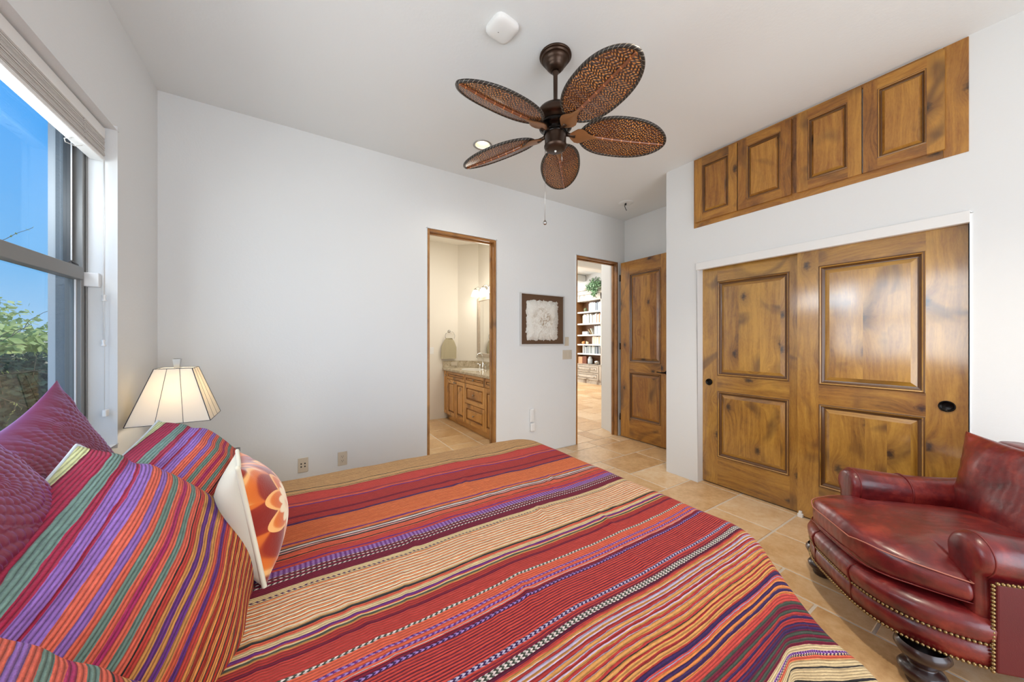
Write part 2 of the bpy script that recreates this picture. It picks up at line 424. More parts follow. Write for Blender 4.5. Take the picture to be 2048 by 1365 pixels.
ov = [bm.verts.new((x, y, ZC)) for x, y in co]; ivs = [[bm.verts.new((LX+LR*math.cos(2*PI*k/40), LY+LR*math.sin(2*PI*k/40), ZC)) for k in range(40)] for LX, LY in CANS]
es = [bm.edges.new((v[k], v[(k+1) % len(v)])) for v in [ov]+ivs for k in range(len(v))]
bmesh.ops.triangle_fill(bm, use_beauty=True, edges=es)
for v in [ov]+ivs:
    tv = [bm.verts.new((q.co.x, q.co.y, ZC+0.12)) for q in v]
    for k in range(len(v)): bm.faces.new((v[k], v[(k+1) % len(v)], tv[(k+1) % len(v)], tv[k]))
    if v is ov: bm.faces.new(tv)
me = bpy.data.meshes.new('ceiling'); bm.to_mesh(me); bm.free(); me.materials.append(M['ceiling'])
o = bpy.data.objects.new('ceiling', me); COL.objects.link(o); struct(o, 'flat white bedroom ceiling', 'ceiling')

# doorway linings
def lining(name, x0, x1, label):
    mb = MB(); y0, y1 = YB-0.004, YB+0.085; w = 0.026
    mb.box(x0, x0+w, y0, y1, 0, DZ, 'z'); mb.box(x1-w, x1, y0, y1, 0, DZ, 'z'); mb.box(x0+w, x1-w, y0, y1, DZ-w, DZ, 'x')
    # door stops
    mb.box(x0+w, x0+w+0.012, YB+0.05, YB+0.085, 0, DZ-w, 'z'); mb.box(x1-w-0.010, x1-w, YB+0.05, YB+0.085, 0, DZ-w, 'z'); mb.box(x0+w, x1-w, YB+0.05, YB+0.085, DZ-w-0.012, DZ-w, 'x')
    return struct(mb.build(name, M['jamb'], bevel=0.003), label, 'door frame')
lining('trim_1', BX0, BX1, 'thin stained wood lining of the bathroom doorway')
t2 = lining('trim_2', EX0, EX1, 'thin stained wood lining of the hall doorway')
mb = MB(); mb.box(EX0+0.026, EX0+0.029, YB+0.02, YB+0.05, 0.98, 1.06); mb.build('strike_plate', M['bronze_dark'], t2)

# ------------------------------------------------------------------ panel doors
def ring_panel(mb, x0, x1, z0, z1, prof, field_y, planks=1, grain='z', mi_m=0, mi_f=1):
    """prof: list of (inset, y) from the opening edge inward; the last one starts the raised field"""
    rects = [(x0+i, x1-i, z0+i, z1-i, y) for i, y in prof]
    o = (random.uniform(0, 40), random.uniform(0, 40))
    for a, b in zip(rects, rects[1:]):
        A = [(a[0], a[4], a[2]), (a[1], a[4], a[2]), (a[1], a[4], a[3]), (a[0], a[4], a[3])]
        B = [(b[0], b[4], b[2]), (b[1], b[4], b[2]), (b[1], b[4], b[3]), (b[0], b[4], b[3])]
        for k in range(4):
            k2 = (k+1) % 4; P = [A[k], A[k2], B[k2], B[k]]
            if k in (1, 3): uv = [(p[0]+p[1]+o[0], p[2]+o[1]) for p in P]
            else: uv = [(p[2]+p[1]+o[0], p[0]+o[1]) for p in P]
            mb.add(P, [(0, 1, 2, 3)], [uv], mi=mi_m)
    r = rects[-1]; cuts = [0]+sorted(random.uniform((k-0.25)/planks, (k+0.25)/planks) for k in range(1, planks))+[1]
    for a, b in zip(cuts, cuts[1:]):
        o = (random.uniform(0, 40), random.uniform(0, 40))
        if grain == 'z':
            xa, xb = r[0]+(r[1]-r[0])*a, r[0]+(r[1]-r[0])*b; P = [(xa, r[4], r[2]), (xb, r[4], r[2]), (xb, r[4], r[3]), (xa, r[4], r[3])]
            uv = [(p[0]+o[0], p[2]+o[1]) for p in P]
        else:
            za, zb = r[2]+(r[3]-r[2])*a, r[2]+(r[3]-r[2])*b; P = [(r[0], r[4], za), (r[1], r[4], za), (r[1], r[4], zb), (r[0], r[4], zb)]
            uv = [(p[2]+o[0], p[0]+o[1]) for p in P]
        mb.add(P, [(0, 1, 2, 3)], [uv], mi=mi_f)
def panel_door(parent, x0, x1, z0, z1, t, rails, wl, wr, mat, moulding, planks=3, y=0.0, grain='z', big=True, names=('frame', 'panel')):
    """front face at local y, body behind (+y). rails: list of (za,zb) horizontal members bottom to top"""
    fr = MB()
    fr.box(x0, x0+wl, y, y+t, z0, z1, 'z'); fr.box(x1-wr, x1, y, y+t, z0, z1, 'z')
    for a, b in rails: fr.box(x0+wl, x1-wr, y, y+t, a, b, 'x')
    f = fr.build(names[0], mat, parent)
    k = 1.0 if big else 0.55
    for (a0, a1), (b0, b1) in zip(rails, rails[1:]):
        pm = MB(); s = k
        prof = [(0, y-0.000), (0.002*s, y-0.007*s), (0.008*s, y-0.009*s), (0.015*s, y-0.005*s), (0.018*s, y+0.004), (0.028*s, y+0.010), (0.034*s, y+0.011), (0.060*s, y-0.001)]
        ring_panel(pm, x0+wl, x1-wr, a1, b0, prof, y, planks, grain, 0, 1)
        # grooves of the moulding are the darker glazed wood
        o = pm.build(names[1], [moulding, mat], parent)
        for i, p in enumerate(o.data.polygons):
            if i < 28: p.material_index = 0 if (i//4) in (1, 3, 4, 5) else 1
    return f
def rotm90(o):   # local +x -> world -Y, local +y -> world +X (fronts look toward -X)
    o.rotation_euler = (0, 0, -PI/2); return o

def oval_pull(parent, cx, cz, y, r=0.03, sx=1.0):
    mb = MB(); prof = [(0.0, 0.004), (r*0.55, 0.004), (r*0.78, 0.001), (r*0.84, -0.004), (r*0.95, -0.005), (r, -0.001), (r, 0.004)]
    mb.lathe([(a, b) for a, b in prof], 28, (0, 0, 0), 'y', cap=False)
    mb.v = [(cx+v[0]*sx, y+v[1]-0.0065, cz+v[2]) for v in mb.v]
    return mb.build('flush_pull', M['bronze_dark'], parent)

# sliding closet doors; local x 0 = far edge (left in the picture)
D2 = thing('door_1', 'left sliding closet door of knotty alder, tucked behind the other', 'door', (XC+0.085, CY1, 0.012), -PI/2, kind='structure')
wA = CY1-0.985
panel_door(D2, 0, wA, 0, CZ-0.045, 0.035, [(0, 0.255), (0.86, 1.0), (CZ-0.045-0.135, CZ-0.045)], 0.135, 0.115, M['alder'], M['alder_dark'], 3)
oval_pull(D2, 0.062, 0.935, 0.0, 0.030)
D3 = thing('door_2', 'right sliding closet door of glossy knotty alder, in front behind the red chair', 'door', (XC+0.035, 1.035, 0.012), -PI/2, kind='structure')
wB = 1.035-CY0-0.008
panel_door(D3, 0, wB, 0, CZ-0.045, 0.038, [(0, 0.255), (0.86, 1.0), (CZ-0.045-0.135, CZ-0.045)], 0.125, 0.155, M['alder'], M['alder_dark'], 4)
oval_pull(D3, wB-0.075, 0.935, 0.0, 0.033, 1.0)
mb = MB(); mb.box(XC-0.012, XC+0.028, CY0-0.002, CY1+0.012, 1.995, 2.062)
struct(mb.build('trim_3', M['white'], bevel=0.003), 'white track fascia above the sliding closet doors', 'trim')
mb = MB(); mb.box(XC+0.015, XC+0.05, 0.998, 1.03, 0.0, 0.028); mb.box(XC+0.02, XC+0.045, 1.005, 1.024, 0.028, 0.045)
tag(mb.build('door_guide', M['whiteplastic'], bevel=0.003), 'small white floor guide under the closet doors by the red chair', 'door guide')

# upper cabinet
UY0, UY1, UZ0, UZ1 = 0.248, 1.812, 2.395, 3.04
cab = thing('wall_cabinet', 'built-in knotty alder cabinet above the closet with four raised panel doors', 'cabinet', (XC-0.006, UY1, 0), -PI/2)
mb = MB(); Wd = UY1-UY0
mb.box(0, 0.028, 0, 0.03, UZ0, UZ1, 'z'); mb.box(Wd-0.09, Wd, 0, 0.03, UZ0, UZ1, 'z')
mb.box(0.028, Wd-0.09, 0, 0.03, UZ0, UZ0+0.055, 'x'); mb.box(0.028, Wd-0.09, 0, 0.03, UZ1-0.03, UZ1, 'x')
mid = 0.745; mb.box(mid, mid+0.05, 0, 0.03, UZ0+0.055, UZ1-0.03, 'z')
mb.build('face_frame', M['alder_up'], cab, bevel=0.002)
mb = MB(); mb.box(0.01, Wd-0.01, 0.03, 0.30, UZ0+0.01, UZ1-0.005); mb.build('carcass', M['alder_dark'], cab)
dxs = [(0.022, 0.382), (0.390, 0.757), (0.792, 1.138), (1.146, Wd-0.082)]
for a, b in dxs:
    dr = MB(); c = bpy.data.objects.new('door', None); COL.objects.link(c); c.parent = cab; c.location = (0, -0.020, 0)
    z0, z1 = UZ0+0.045, UZ1-0.022; w = 0.066
    panel_door(c, a, b, z0, z1, 0.02, [(z0, z0+w), (z1-w, z1)], w, w, M['alder_up'], M['alder_dark'], 1, big=False)
    h = MB(); h.box(b-0.02, b-0.008, -0.001, 0.0, z0+0.012, z0+0.024)
mb = MB(); mb.quad((0.20, -0.0215, UZ0+0.045), (0.255, -0.0215, UZ0+0.05), (0.235, -0.0215, UZ0+0.035), (0.205, -0.0215, UZ0+0.034))

# entry door, opened flat along the alcove wall
D1 = thing('door_3', 'open knotty alder hall door with two raised panels and a dark lever', 'door', (XE-0.14, 3.215, 0.012), -PI/2, kind='structure')
DW = 0.765
panel_door(D1, 0, DW, 0, DZ-0.032, 0.044, [(0, 0.26), (0.90, 1.03), (DZ-0.032-0.17, DZ-0.032)], 0.145, 0.145, M['alder_up'], M['alder_dark'], 3)
mb = MB(); mb.lathe([(0.0, 0), (0.026, 0), (0.027, -0.006), (0.02, -0.010), (0.010, -0.012), (0.010, -0.05)], 20, (DW-0.06, 0, 0.93), 'y', cap=False)
mb.tube([(DW-0.06, -0.046, 0.93), (DW-0.10, -0.052, 0.928), (DW-0.17, -0.048, 0.932)], [0.010, 0.008, 0.007], 8)
mb.build('door_handle', M['bronze_dark'], D1)
mb = MB(); mb.box(DW-0.001, DW+0.003, 0.010, 0.034, 0.80, 1.0); mb.build('latch_plate', M['bronze_dark'], D1)
mb = MB()
for z in (0.22, 1.2, 2.15): mb.tube([(-0.008, -0.004, z), (-0.008, -0.004, z+0.09)], 0.007, 8)
mb.build('hinge', M['bronze_dark'], D1)

# ------------------------------------------------------------------ small wall and ceiling fittings
def plate(name, x, z, w, h, label, cat, mat='almond'):
    t = thing(name, label, cat, (x, YB, z))
    MB().box(-w/2, w/2, -0.006, 0, -h/2, h/2).build('cover_plate', M[mat], t, bevel=0.003)
    return t
t = plate('wall_socket', 0.048, 0.318, 0.072, 0.118, 'almond jack plate with four round holes, left of the two by the bed', 'socket')
mb = MB()
for a in (-0.013, 0.013):
    for b in (-0.012, 0.012): mb.lathe([(0, 0), (0.0055, 0), (0.0055, -0.001)], 12, (a, -0.0065, b), 'y', cap=False)
mb.build('jack_hole', M['black'], t)
t = plate('wall_socket', 0.337, 0.318, 0.072, 0.118, 'almond power outlet on the back wall, right of the two by the bed', 'socket')
MB().box(-0.017, 0.017, -0.009, -0.006, -0.036, 0.036).build('socket_face', M['almond'], t, bevel=0.002)
mb = MB()
for b in (-0.018, 0.018):
    mb.box(-0.008, -0.0055, -0.0096, -0.009, b-0.001, b+0.008); mb.box(0.0055, 0.008, -0.0096, -0.009, b-0.001, b+0.008)
    mb.lathe([(0, 0), (0.0028, 0)], 10, (0, -0.0096, b-0.008), 'y', cap=True)
mb.build('socket_slot', M['black'], t)
t = plate('light_switch', 2.886, 1.158, 0.150, 0.116, 'almond three-gang rocker switch plate beside the hall doorway', 'switch')
for k in (-1, 0, 1):
    MB().box(k*0.045-0.0165, k*0.045+0.0165, -0.011, -0.006, -0.034, 0.034).build('rocker', M['almond'], t, bevel=0.003)
t = plate('wall_plate', 2.877, 1.325, 0.070, 0.112, 'blank almond wall plate above the three-gang switch', 'wall plate')
MB().box(-0.02, 0.02, -0.010, -0.006, -0.04, 0.04).build('cover', M['almond'], t, bevel=0.003)
t = thing('plug_in_light', 'slim white plug-in stick night light low on the back wall', 'night light', (2.335, YB, 0.40))
MB().box(-0.030, 0.026, -0.024, -0.002, -0.02, 0.135).build('body', M['whiteplastic'], t, bevel=0.008, seg=3)
MB().box(-0.026, 0.028, -0.034, -0.002, -0.125, -0.03).build('plug', M['whiteplastic'], t, bevel=0.01, seg=3)
MB().box(-0.018, 0.014, -0.027, -0.024, 0.0, 0.12).build('lens', M['white'], t, bevel=0.002)

# framed picture
t = thing('framed_picture', 'square framed cast paper relief on brown mat by the hall doorway', 'picture', (2.497, YB, 1.585))
pw, ph = 0.330, 0.304
mb = MB(); w = 0.012
mb.box(-pw, -pw+w, -0.028, -0.001, -ph, ph); mb.box(pw-w, pw, -0.028, -0.001, -ph, ph); mb.box(-pw+w, pw-w, -0.028, -0.001, -ph, -ph+w); mb.box(-pw+w, pw-w, -0.028, -0.001, ph-w, ph)
mb.build('frame', simple('silver_frame', (206, 206, 204), 0.3), t)
MB().box(-pw+w, pw-w, -0.006, -0.001, -ph+w, ph-w).build('mat_board', simple('brown_mat', (96, 68, 44), 0.7), t)
tt = NT('cast_paper'); v = tt.obj()
n1 = tt.noise(v, 16, 5, 0.65, 1.5); n2 = tt.noise(v, 60, 3)
sp = tt.sep(v); rr = tt.math('SQRT', tt.math('ADD', tt.math('POWER', sp[0], 2.0), tt.math('POWER', sp[2], 2.0)))
cen = tt.ramp(rr, [(0.05, (1, 1, 1, 1)), (0.20, (0, 0, 0, 1))])
cp = tt.mix(tt.math('MULTIPLY', cen, tt.ramp(n1, [(0.45, (0, 0, 0, 1)), (0.62, (1, 1, 1, 1))])), s2l((244, 240, 230)), s2l((168, 140, 104)))
tt.pbr(cp, 0.9, normal=tt.bump(tt.math('ADD', n1, tt.math('MULTIPLY', n2, 0.3)), 0.9, 0.02))
mb = MB(); NB = 150; ring = []
for k in range(NB):
    a = 2*PI*k/NB; c, s_ = math.cos(a), math.sin(a); q = 0.235/max(abs(c), abs(s_))**0.93
    q *= 1+0.07*noise.noise((c*7, s_*7, 3))+0.07*noise.noise((c*24, s_*24, 1))
    ring.append((c*q-0.005, s_*q-0.01))
V = [(x, -0.012, z) for x, z in ring]+[(x, -0.006, z) for x, z in ring]+[(-0.005, -0.016, -0.01)]+[(x*0.55, -0.018-0.004*random.random(), z*0.55) for x, z in ring]
F = [(k, k+NB, (k+1) % NB+NB, (k+1) % NB) for k in range(NB)]+[(k, (k+1) % NB, 2*NB+1+(k+1) % NB, 2*NB+1+k) for k in range(NB)]+[(2*NB+1+k, 2*NB+1+(k+1) % NB, 2*NB) for k in range(NB)]
mb.add(V, F, smooth=True); mb.build('paper_relief', tt.m, t)
mb = MB(); mb.quad((-pw+w, -0.026, -ph+w), (pw-w, -0.026, -ph+w), (pw-w, -0.026, ph-w), (-pw+w, -0.026, ph-w)); mb.build('glazing', M['pictureglass'], t)

# recessed light, detector, capped box
t = thing('recessed_light', 'round recessed ceiling light with pale baffle', 'ceiling light', (1.377, 2.659, ZC))
MB().lathe([(0.066, 0.0), (0.078, -0.001), (0.080, -0.005), (0.070, -0.007), (0.064, -0.003), (0.064, 0.0)], 40, cap=False).build('trim_ring', M['nickel'], t)
MB().lathe([(0.066, -0.002), (0.060, 0.03), (0.055, 0.075)], 40, cap=False).build('baffle', simple('baffle_satin', (226, 218, 200), 0.4, 0.2), t)
MB().lathe([(0, 0.06), (0.04, 0.055), (0.055, 0.07)], 32, cap=False).build('lamp', NT('warm_lamp').pbr((1, 1, 1, 1), emis=(1, 0.93, 0.8, 1), emis_s=3.0), t)
light('recessed_lamp', 'SPOT', (0, 0, -0.012), 6, (1.0, 0.88, 0.70), spot_size=math.radians(125), spot_blend=0.6, shadow_soft_size=0.045).parent = t
t = copy_tree(t); t.location = (1.35, 0.50, ZC); t['label'] = 'assumed recessed ceiling light above the foot of the bed, out of the picture'  # unseen second fixture, assumed; its lamp brightens the floor beside the bed
for o in t.children:
    if o.type == 'LIGHT': o.data = o.data.copy(); o.data.energy = 100
t = thing('smoke_detector', 'square rounded white smoke detector on the ceiling left of the fan', 'smoke detector', (0.953, 1.605, ZC), 0.12)
mb = MB()
def sq(r, z, p=4, n=48): return [(r*math.copysign(abs(math.cos(2*PI*k/n))**(2/p), math.cos(2*PI*k/n)), r*math.copysign(abs(math.sin(2*PI*k/n))**(2/p), math.sin(2*PI*k/n)), z) for k in range(n)]
rs = [sq(0.076, 0), sq(0.076, -0.012), sq(0.072, -0.020), sq(0.055, -0.028), sq(0.02, -0.030)]
V = [p for r in rs for p in r]+[(0, 0, -0.030)]; n = 48
F = [(i*n+k, i*n+(k+1) % n, (i+1)*n+(k+1) % n, (i+1)*n+k) for i in range(4) for k in range(n)]+[(4*n+k, 4*n+(k+1) % n, 5*n) for k in range(n)]
mb.add(V, F, smooth=True); mb.build('housing', M['whiteplastic'], t)
MB().lathe([(0, -0.0312), (0.0025, -0.0312)], 8, (-0.02, 0.01, 0), cap=True).build('test_light', M['black'], t)
t = thing('ceiling_box_cover', 'round ceiling box cover with a short dangling wire near the hall doorway', 'ceiling cover', (3.459, 2.823, ZC))
MB().lathe([(0.0, -0.006), (0.055, -0.007), (0.085, -0.004), (0.09, 0)], 36, cap=False).build('plate', M['ceiling'], t)
MB().tube([(0.0, 0, -0.004), (-0.01, 0, -0.02), (0.0, 0.0, -0.026)], 0.009, 8).tube([(-0.02, 0, -0.018), (-0.022, 0, -0.05), (0.0, 0, -0.085), (0.012, 0, -0.092)], 0.004, 6).build('wire', M['black'], t)

# ------------------------------------------------------------------ BATHROOM
def pwall(name, poly, z0, z1, mat, label):
    return struct(MB().prism(poly, z0, z1).build(name, mat), label, 'wall')
BZ = 3.02
pwall('wall_bath', [(-0.1, 5.6), (2.41, 5.6), (2.41, 5.75), (-0.1, 5.75)], 0, ZC+0.1, M['bathwall'], 'cream far bathroom wall with the towel ring')
pwall('wall_bath', [(2.41, 5.6), (2.68, 5.33), (2.78, 5.33), (2.78, 5.75), (2.41, 5.75)], 0, ZC+0.1, M['bathwall'], 'narrow cream wall clipping the bathroom corner')
pwall('wall_bath', [(2.68, 3.40), (2.78, 3.40), (2.78, 5.33), (2.68, 5.33)], 0, ZC+0.1, M['bathwall'], 'cream bathroom wall behind the mirror')
pwall('wall_bath', [(-0.1, 3.40), (0.0, 3.40), (0.0, 5.6), (-0.1, 5.6)], 0, ZC, M['bathwall'], 'cream bathroom wall out of sight on the left')
struct(MB().box(-0.1, 2.78, 3.40, 5.75, BZ, BZ+0.1).build('ceiling', M['bathwall']), 'cream bathroom ceiling', 'ceiling')
struct(MB().box(0.0, 1.05, YB+0.131, YB+0.136, 0, BZ).box(1.88, 2.68, YB+0.131, YB+0.136, 0, BZ).box(1.05, 1.88, YB+0.131, YB+0.136, DZ+0.01, BZ).build('wall_bath', M['bathwall']), 'cream inner face of the bathroom wall around the doorway', 'wall')

VX, VY = 2.15, 5.585
van = thing('vanity_cabinet', 'long knotty alder bathroom vanity with doors and drawers', 'vanity', (VX, VY, 0), -PI/2)
L = 2.18
mb = MB(); mb.box(0, L, 0.02, 0.52, 0.095, 0.832); mb.box(0.0, L, 0.06, 0.5, 0, 0.095, 'x'); mb.build('carcass', M['vanity'], van)
def vfront(x0, x1, z0, z1, nm):
    c = bpy.data.objects.new(nm, None); COL.objects.link(c); c.parent = van
    w = min(0.055, (z1-z0)*0.3)
    panel_door(c, x0, x1, z0, z1, 0.02, [(z0, z0+w), (z1-w, z1)], w, w, M['vanity'], M['vanity_dark'], 1, big=False)
    return c
def vknob(c, x, z):
    MB().lathe([(0.006, 0), (0.006, -0.012), (0.014, -0.018), (0.013, -0.026), (0, -0.028)], 14, (x, 0, z), 'y', cap=False).build('knob', M['nickel'], c)
c = vfront(0.004, 0.146, 0.105, 0.825, 'door'); vknob(c, 0.125, 0.75)
vfront(0.152, 0.848, 0.705, 0.825, 'drawer_front')
c = vfront(0.152, 0.497, 0.105, 0.695, 'door'); vknob(c, 0.47, 0.66)
c = vfront(0.503, 0.848, 0.105, 0.695, 'door'); vknob(c, 0.53, 0.66)
for a, b in ((0.705, 0.825), (0.405, 0.695), (0.105, 0.395)):
    c = vfront(0.856, 1.488, a, b, 'drawer'); vknob(c, 1.172, (a+b)/2)
vfront(1.496, 2.17, 0.705, 0.825, 'drawer_front')
c = vfront(1.496, 1.83, 0.105, 0.695, 'door'); c = vfront(1.836, 2.17, 0.105, 0.695, 'door')
tt = NT('speckled_granite'); v = tt.obj()
g = tt.noise(v, 120, 3, 0.7); g2 = tt.noise(v, 18, 3)
cc = tt.ramp(tt.math('ADD', tt.math('MULTIPLY', g, 0.7), tt.math('MULTIPLY', g2, 0.3)), [(0.36, s2l((120, 104, 82))), (0.48, s2l((186, 172, 146))), (0.62, s2l((214, 204, 182)))])
M['granite'] = tt.pbr(cc, 0.18)
ct = thing('countertop', 'beige speckled granite countertop with backsplash on the bathroom vanity', 'countertop', (0, 0, 0))
MB().prism([(VX-0.03, VY+0.013), (VX-0.03, 3.41), (2.678, 3.41), (2.678, 5.322), (2.402, VY+0.013)], 0.833, 0.872).build('slab', M['granite'], ct, bevel=0.006)
mb = MB(); mb.box(VX-0.02, 2.40, VY-0.008, VY+0.013, 0.8725, 0.985)
mb.prism([(2.40, 5.577), (2.40, 5.597), (2.402, 5.597), (2.678, 5.322), (2.66, 5.32)], 0.8725, 0.985); mb.box(2.658, 2.679, 3.41, 5.32, 0.8725, 0.985)
mb.build('backsplash', M['granite'], ct, bevel=0.003)
sk = thing('sink', 'white oval bathroom sink set into the granite', 'sink', (2.40, 4.98, 0.874))
mb = MB(); rs = []
for r, z in ((1.0, 0.0), (0.97, 0.003), (0.93, 0.001), (0.85, -0.0)): rs.append([(0.165*r*math.cos(2*PI*k/40), 0.24*r*math.sin(2*PI*k/40), z) for k in range(40)])
V = [p for r in rs for p in r]+[(0, 0, -0.0005)]
F = [(i*40+k, i*40+(k+1) % 40, (i+1)*40+(k+1) % 40, (i+1)*40+k) for i in range(3) for k in range(40)]+[(120+k, 120+(k+1) % 40, 160) for k in range(40)]
mb.add(V, F, smooth=True); mb.build('basin', simple('porcelain', (240, 238, 230), 0.12), sk)
fa = thing('faucet', 'chrome gooseneck faucet with two lever handles behind the sink', 'faucet', (2.585, 4.98, 0.872))
mb = MB(); mb.lathe([(0.026, 0), (0.024, 0.01), (0.014, 0.02), (0.012, 0.10)], 20)
mb.tube([(0, 0, 0.09), (0, 0, 0.20)]+[(-0.055+0.055*math.cos(a), 0, 0.20+0.055*math.sin(a)) for a in np.linspace(0.2, PI, 10)]+[(-0.11, 0, 0.17)], 0.011, 10)
mb.build('spout', M['chrome'], fa)
for dy in (-0.10, 0.10):
    mb = MB(); mb.lathe([(0.022, 0), (0.02, 0.01), (0.012, 0.02), (0.011, 0.07), (0.0, 0.075)], 18, (0.0, dy, 0)); mb.tube([(0, dy, 0.072), (-0.03, dy*1.3, 0.078), (-0.055, dy*1.5, 0.075)], [0.008, 0.007, 0.006], 8)
    mb.build('handle', M['chrome'], fa)
mr = thing('mirror', 'tall wall mirror in a carved pale frame above the vanity', 'mirror', (2.68, 4.80, 1.565))
mw, mh = 0.52, 0.50; mb = MB(); w = 0.055
for a in ((-mw, -mw+w, -mh, mh), (mw-w, mw, -mh, mh), (-mw+w, mw-w, -mh, -mh+w), (-mw+w, mw-w, mh-w, mh)): mb.box(-0.03, -0.001, a[0], a[1], a[2], a[3])
mb.build('frame', m_wall('carved_frame', (186, 172, 154), 70, 0.9), mr, bevel=0.006)
MB().box(-0.012, -0.002, -mw+w, mw-w, -mh+w, mh-w).build('mirror_glass', M['mirror'], mr)
vl = thing('vanity_light', 'row of lit bell glass shades on a chrome bar above the mirror', 'wall light', (2.68, 4.78, 2.20))
mb = MB(); mb.box(-0.025, -0.001, -0.48, 0.48, -0.035, 0.035); mb.build('backplate', M['chrome'], vl, bevel=0.006)
glow = NT('lit_shade').pbr((1, 1, 1, 1), 0.3, emis=(1.0, 0.93, 0.80, 1), emis_s=5.0)
for y in (-0.42, -0.14, 0.14, 0.42):
    mb = MB(); mb.tube([(-0.02, y, 0.0), (-0.07, y, 0.045), (-0.12, y, 0.02), (-0.12, y, -0.01)], 0.008, 8); mb.lathe([(0.0, 0.02), (0.022, 0.012), (0.026, -0.012)], 14, (-0.12, y, 0), cap=False); mb.build('arm', M['chrome'], vl)
    MB().lathe([(0.026, -0.01), (0.05, -0.04), (0.062, -0.08), (0.075, -0.115)], 24, (-0.12, y, 0), cap=False).build('shade', glow, vl)
light('vanity_lamp', 'POINT', (2.50, 4.75, 2.03), 6, (1.0, 0.94, 0.84), shadow_soft_size=0.15)
tr = thing('towel_ring', 'chrome towel ring on the far bathroom wall', 'towel ring', (2.245, 5.6, 1.50))
MB().lathe([(0.026, 0), (0.024, -0.01), (0.011, -0.014), (0.011, -0.05), (0, -0.055)], 20, axis='y', cap=False).build('mount', M['chrome'], tr)
MB().tube([(0.085*math.sin(a), -0.045, -0.085+0.085*math.cos(a)) for a in np.linspace(0, 2*PI, 36, endpoint=False)], 0.005, 8, closed=True).build('ring', M['chrome'], tr)
tw_m = m_wall('beige_terry', (192, 182, 152), 220, 0.8)
mb = MB(); nu, nv = 30, 26; V = []; F = []
for j in range(nv):
    t_ = j/(nv-1); z = 1.375-0.345*t_; hw = 0.055+0.085*min(1, t_*2.2)**0.7
    for i in range(nu):
        a = 2*PI*i/nu; px_ = hw*math.copysign(abs(math.cos(a))**0.7, math.cos(a)); th = 0.022+0.006*math.sin(px_*90+t_*2)
        V.append((2.232+px_-0.012*t_, 5.6-0.045-0.004*math.sin(px_*70)+th*math.copysign(abs(math.sin(a))**0.8, math.sin(a)), z+0.006*math.sin(a)))
for j in range(nv-1):
    for i in range(nu): F.append((j*nu+i, j*nu+(i+1) % nu, (j+1)*nu+(i+1) % nu, (j+1)*nu+i))
F.append(tuple(range(nu))); F.append(tuple(range(nu*nv-1, nu*(nv-1)-1, -1)))
mb.add(V, F, smooth=True); tag(mb.build('hand_towel', tw_m), 'folded beige hand towel hanging from the chrome ring', 'towel')
t = thing('light_switch', 'white switch plate on the far bathroom wall left of the towel', 'switch', (1.935, 5.6, 1.165))
MB().box(-0.036, 0.036, -0.006, 0, -0.058, 0.058).build('cover_plate', M['whiteplastic'], t, bevel=0.003); MB().box(-0.012, 0.012, -0.011, -0.006, -0.03, 0.03).build('rocker', M['whiteplastic'], t)
t = thing('wall_socket', 'small outlet set in the granite backsplash under the towel', 'socket', (2.33, VY-0.009, 0.93))
MB().box(-0.055, 0.055, -0.005, 0, -0.034, 0.034).build('cover_plate', M['almond'], t, bevel=0.003); MB().box(-0.03, 0.03, -0.007, -0.005, -0.016, 0.016).build('socket_face', M['almond'], t)

# ------------------------------------------------------------------ HALL AND BOOK ROOM
pwall('wall_hall', [(3.865, 3.396), (3.955, 3.69), (8.2, 3.69), (8.2, 3.396)], 0, 3.5, M['wall'], 'pale hall wall seen just through the hall doorway')
pwall('wall_hall', [(2.781, 3.396), (2.80, 3.396), (2.80, 9.75), (2.781, 9.75)], 0, 3.5, M['wall'], 'hall wall shared with the bathroom')
pwall('wall_great_room', [(8.08, 3.69), (8.25, 3.69), (8.25, 9.75), (8.08, 9.75)], 0, 3.6, M['wall'], 'wall behind the bookcase')
pwall('wall_great_room', [(2.8, 9.75), (8.25, 9.75), (8.25, 9.9), (2.8, 9.9)], 0, 3.6, M['wall'], 'far wall of the book room')
struct(MB().box(2.78, 8.25, 3.396, 9.9, 3.5, 3.6).build('ceiling', M['ceiling']), 'white ceiling of the book room', 'ceiling')
for k, y in enumerate((5.0, 6.6, 8.2)):
    struct(MB().box(2.8, 8.08, y, y+0.35, 3.28, 3.5).build('trim_4', M['white'], bevel=0.04), 'white boxed ceiling beam of the book room, ' + ('nearest the hall', 'the middle one', 'the farthest')[k], 'beam')
bc = thing('bookcase', 'tall built-in bookcase with brown back, pale shelves and two drawers', 'bookcase', (7.80, 8.36, 0), -PI/2)
BW = 1.12
pale = m_wood('bookcase_wash', (186, 178, 166), (150, 138, 124), (208, 202, 192), knots=False, coat=0.1)
MB().box(0.0, BW, 0.255, 0.275, 0.1, 2.98).build('back_panel', simple('brown_back', (104, 68, 38), 0.6), bc)
MB().box(0.0, 0.045, -0.002, 0.255, 0.0, 2.62).build('side_panel', simple('brown_side', (126, 84, 46), 0.55), bc)
MB().box(-0.03, 0.012, -0.02, 0.0, 0.0, 2.98).build('stile', M['white'], bc)
MB().box(BW-0.055, BW, -0.02, 0.255, 0.0, 2.98).build('side_panel', pale, bc)
mb = MB(); mb.box(-0.03, BW, -0.02, 0.255, 2.60, 2.80); mb.box(-0.04, BW+0.01, -0.05, 0.255, 2.80, 2.86); mb.box(-0.05, BW+0.02, -0.08, 0.255, 2.93, 3.0); mb.box(-0.04, BW+0.01, -0.03, 0.255, 2.86, 2.93)
mb.build('cornice', pale, bc, bevel=0.01)
SH = [2.27, 1.894, 1.534, 1.232, 0.937, 0.602]
for z in SH[:5]: MB().box(0.045, BW-0.055, -0.012, 0.255, z-0.045, z).build('shelf', M['white'], bc, bevel=0.004)
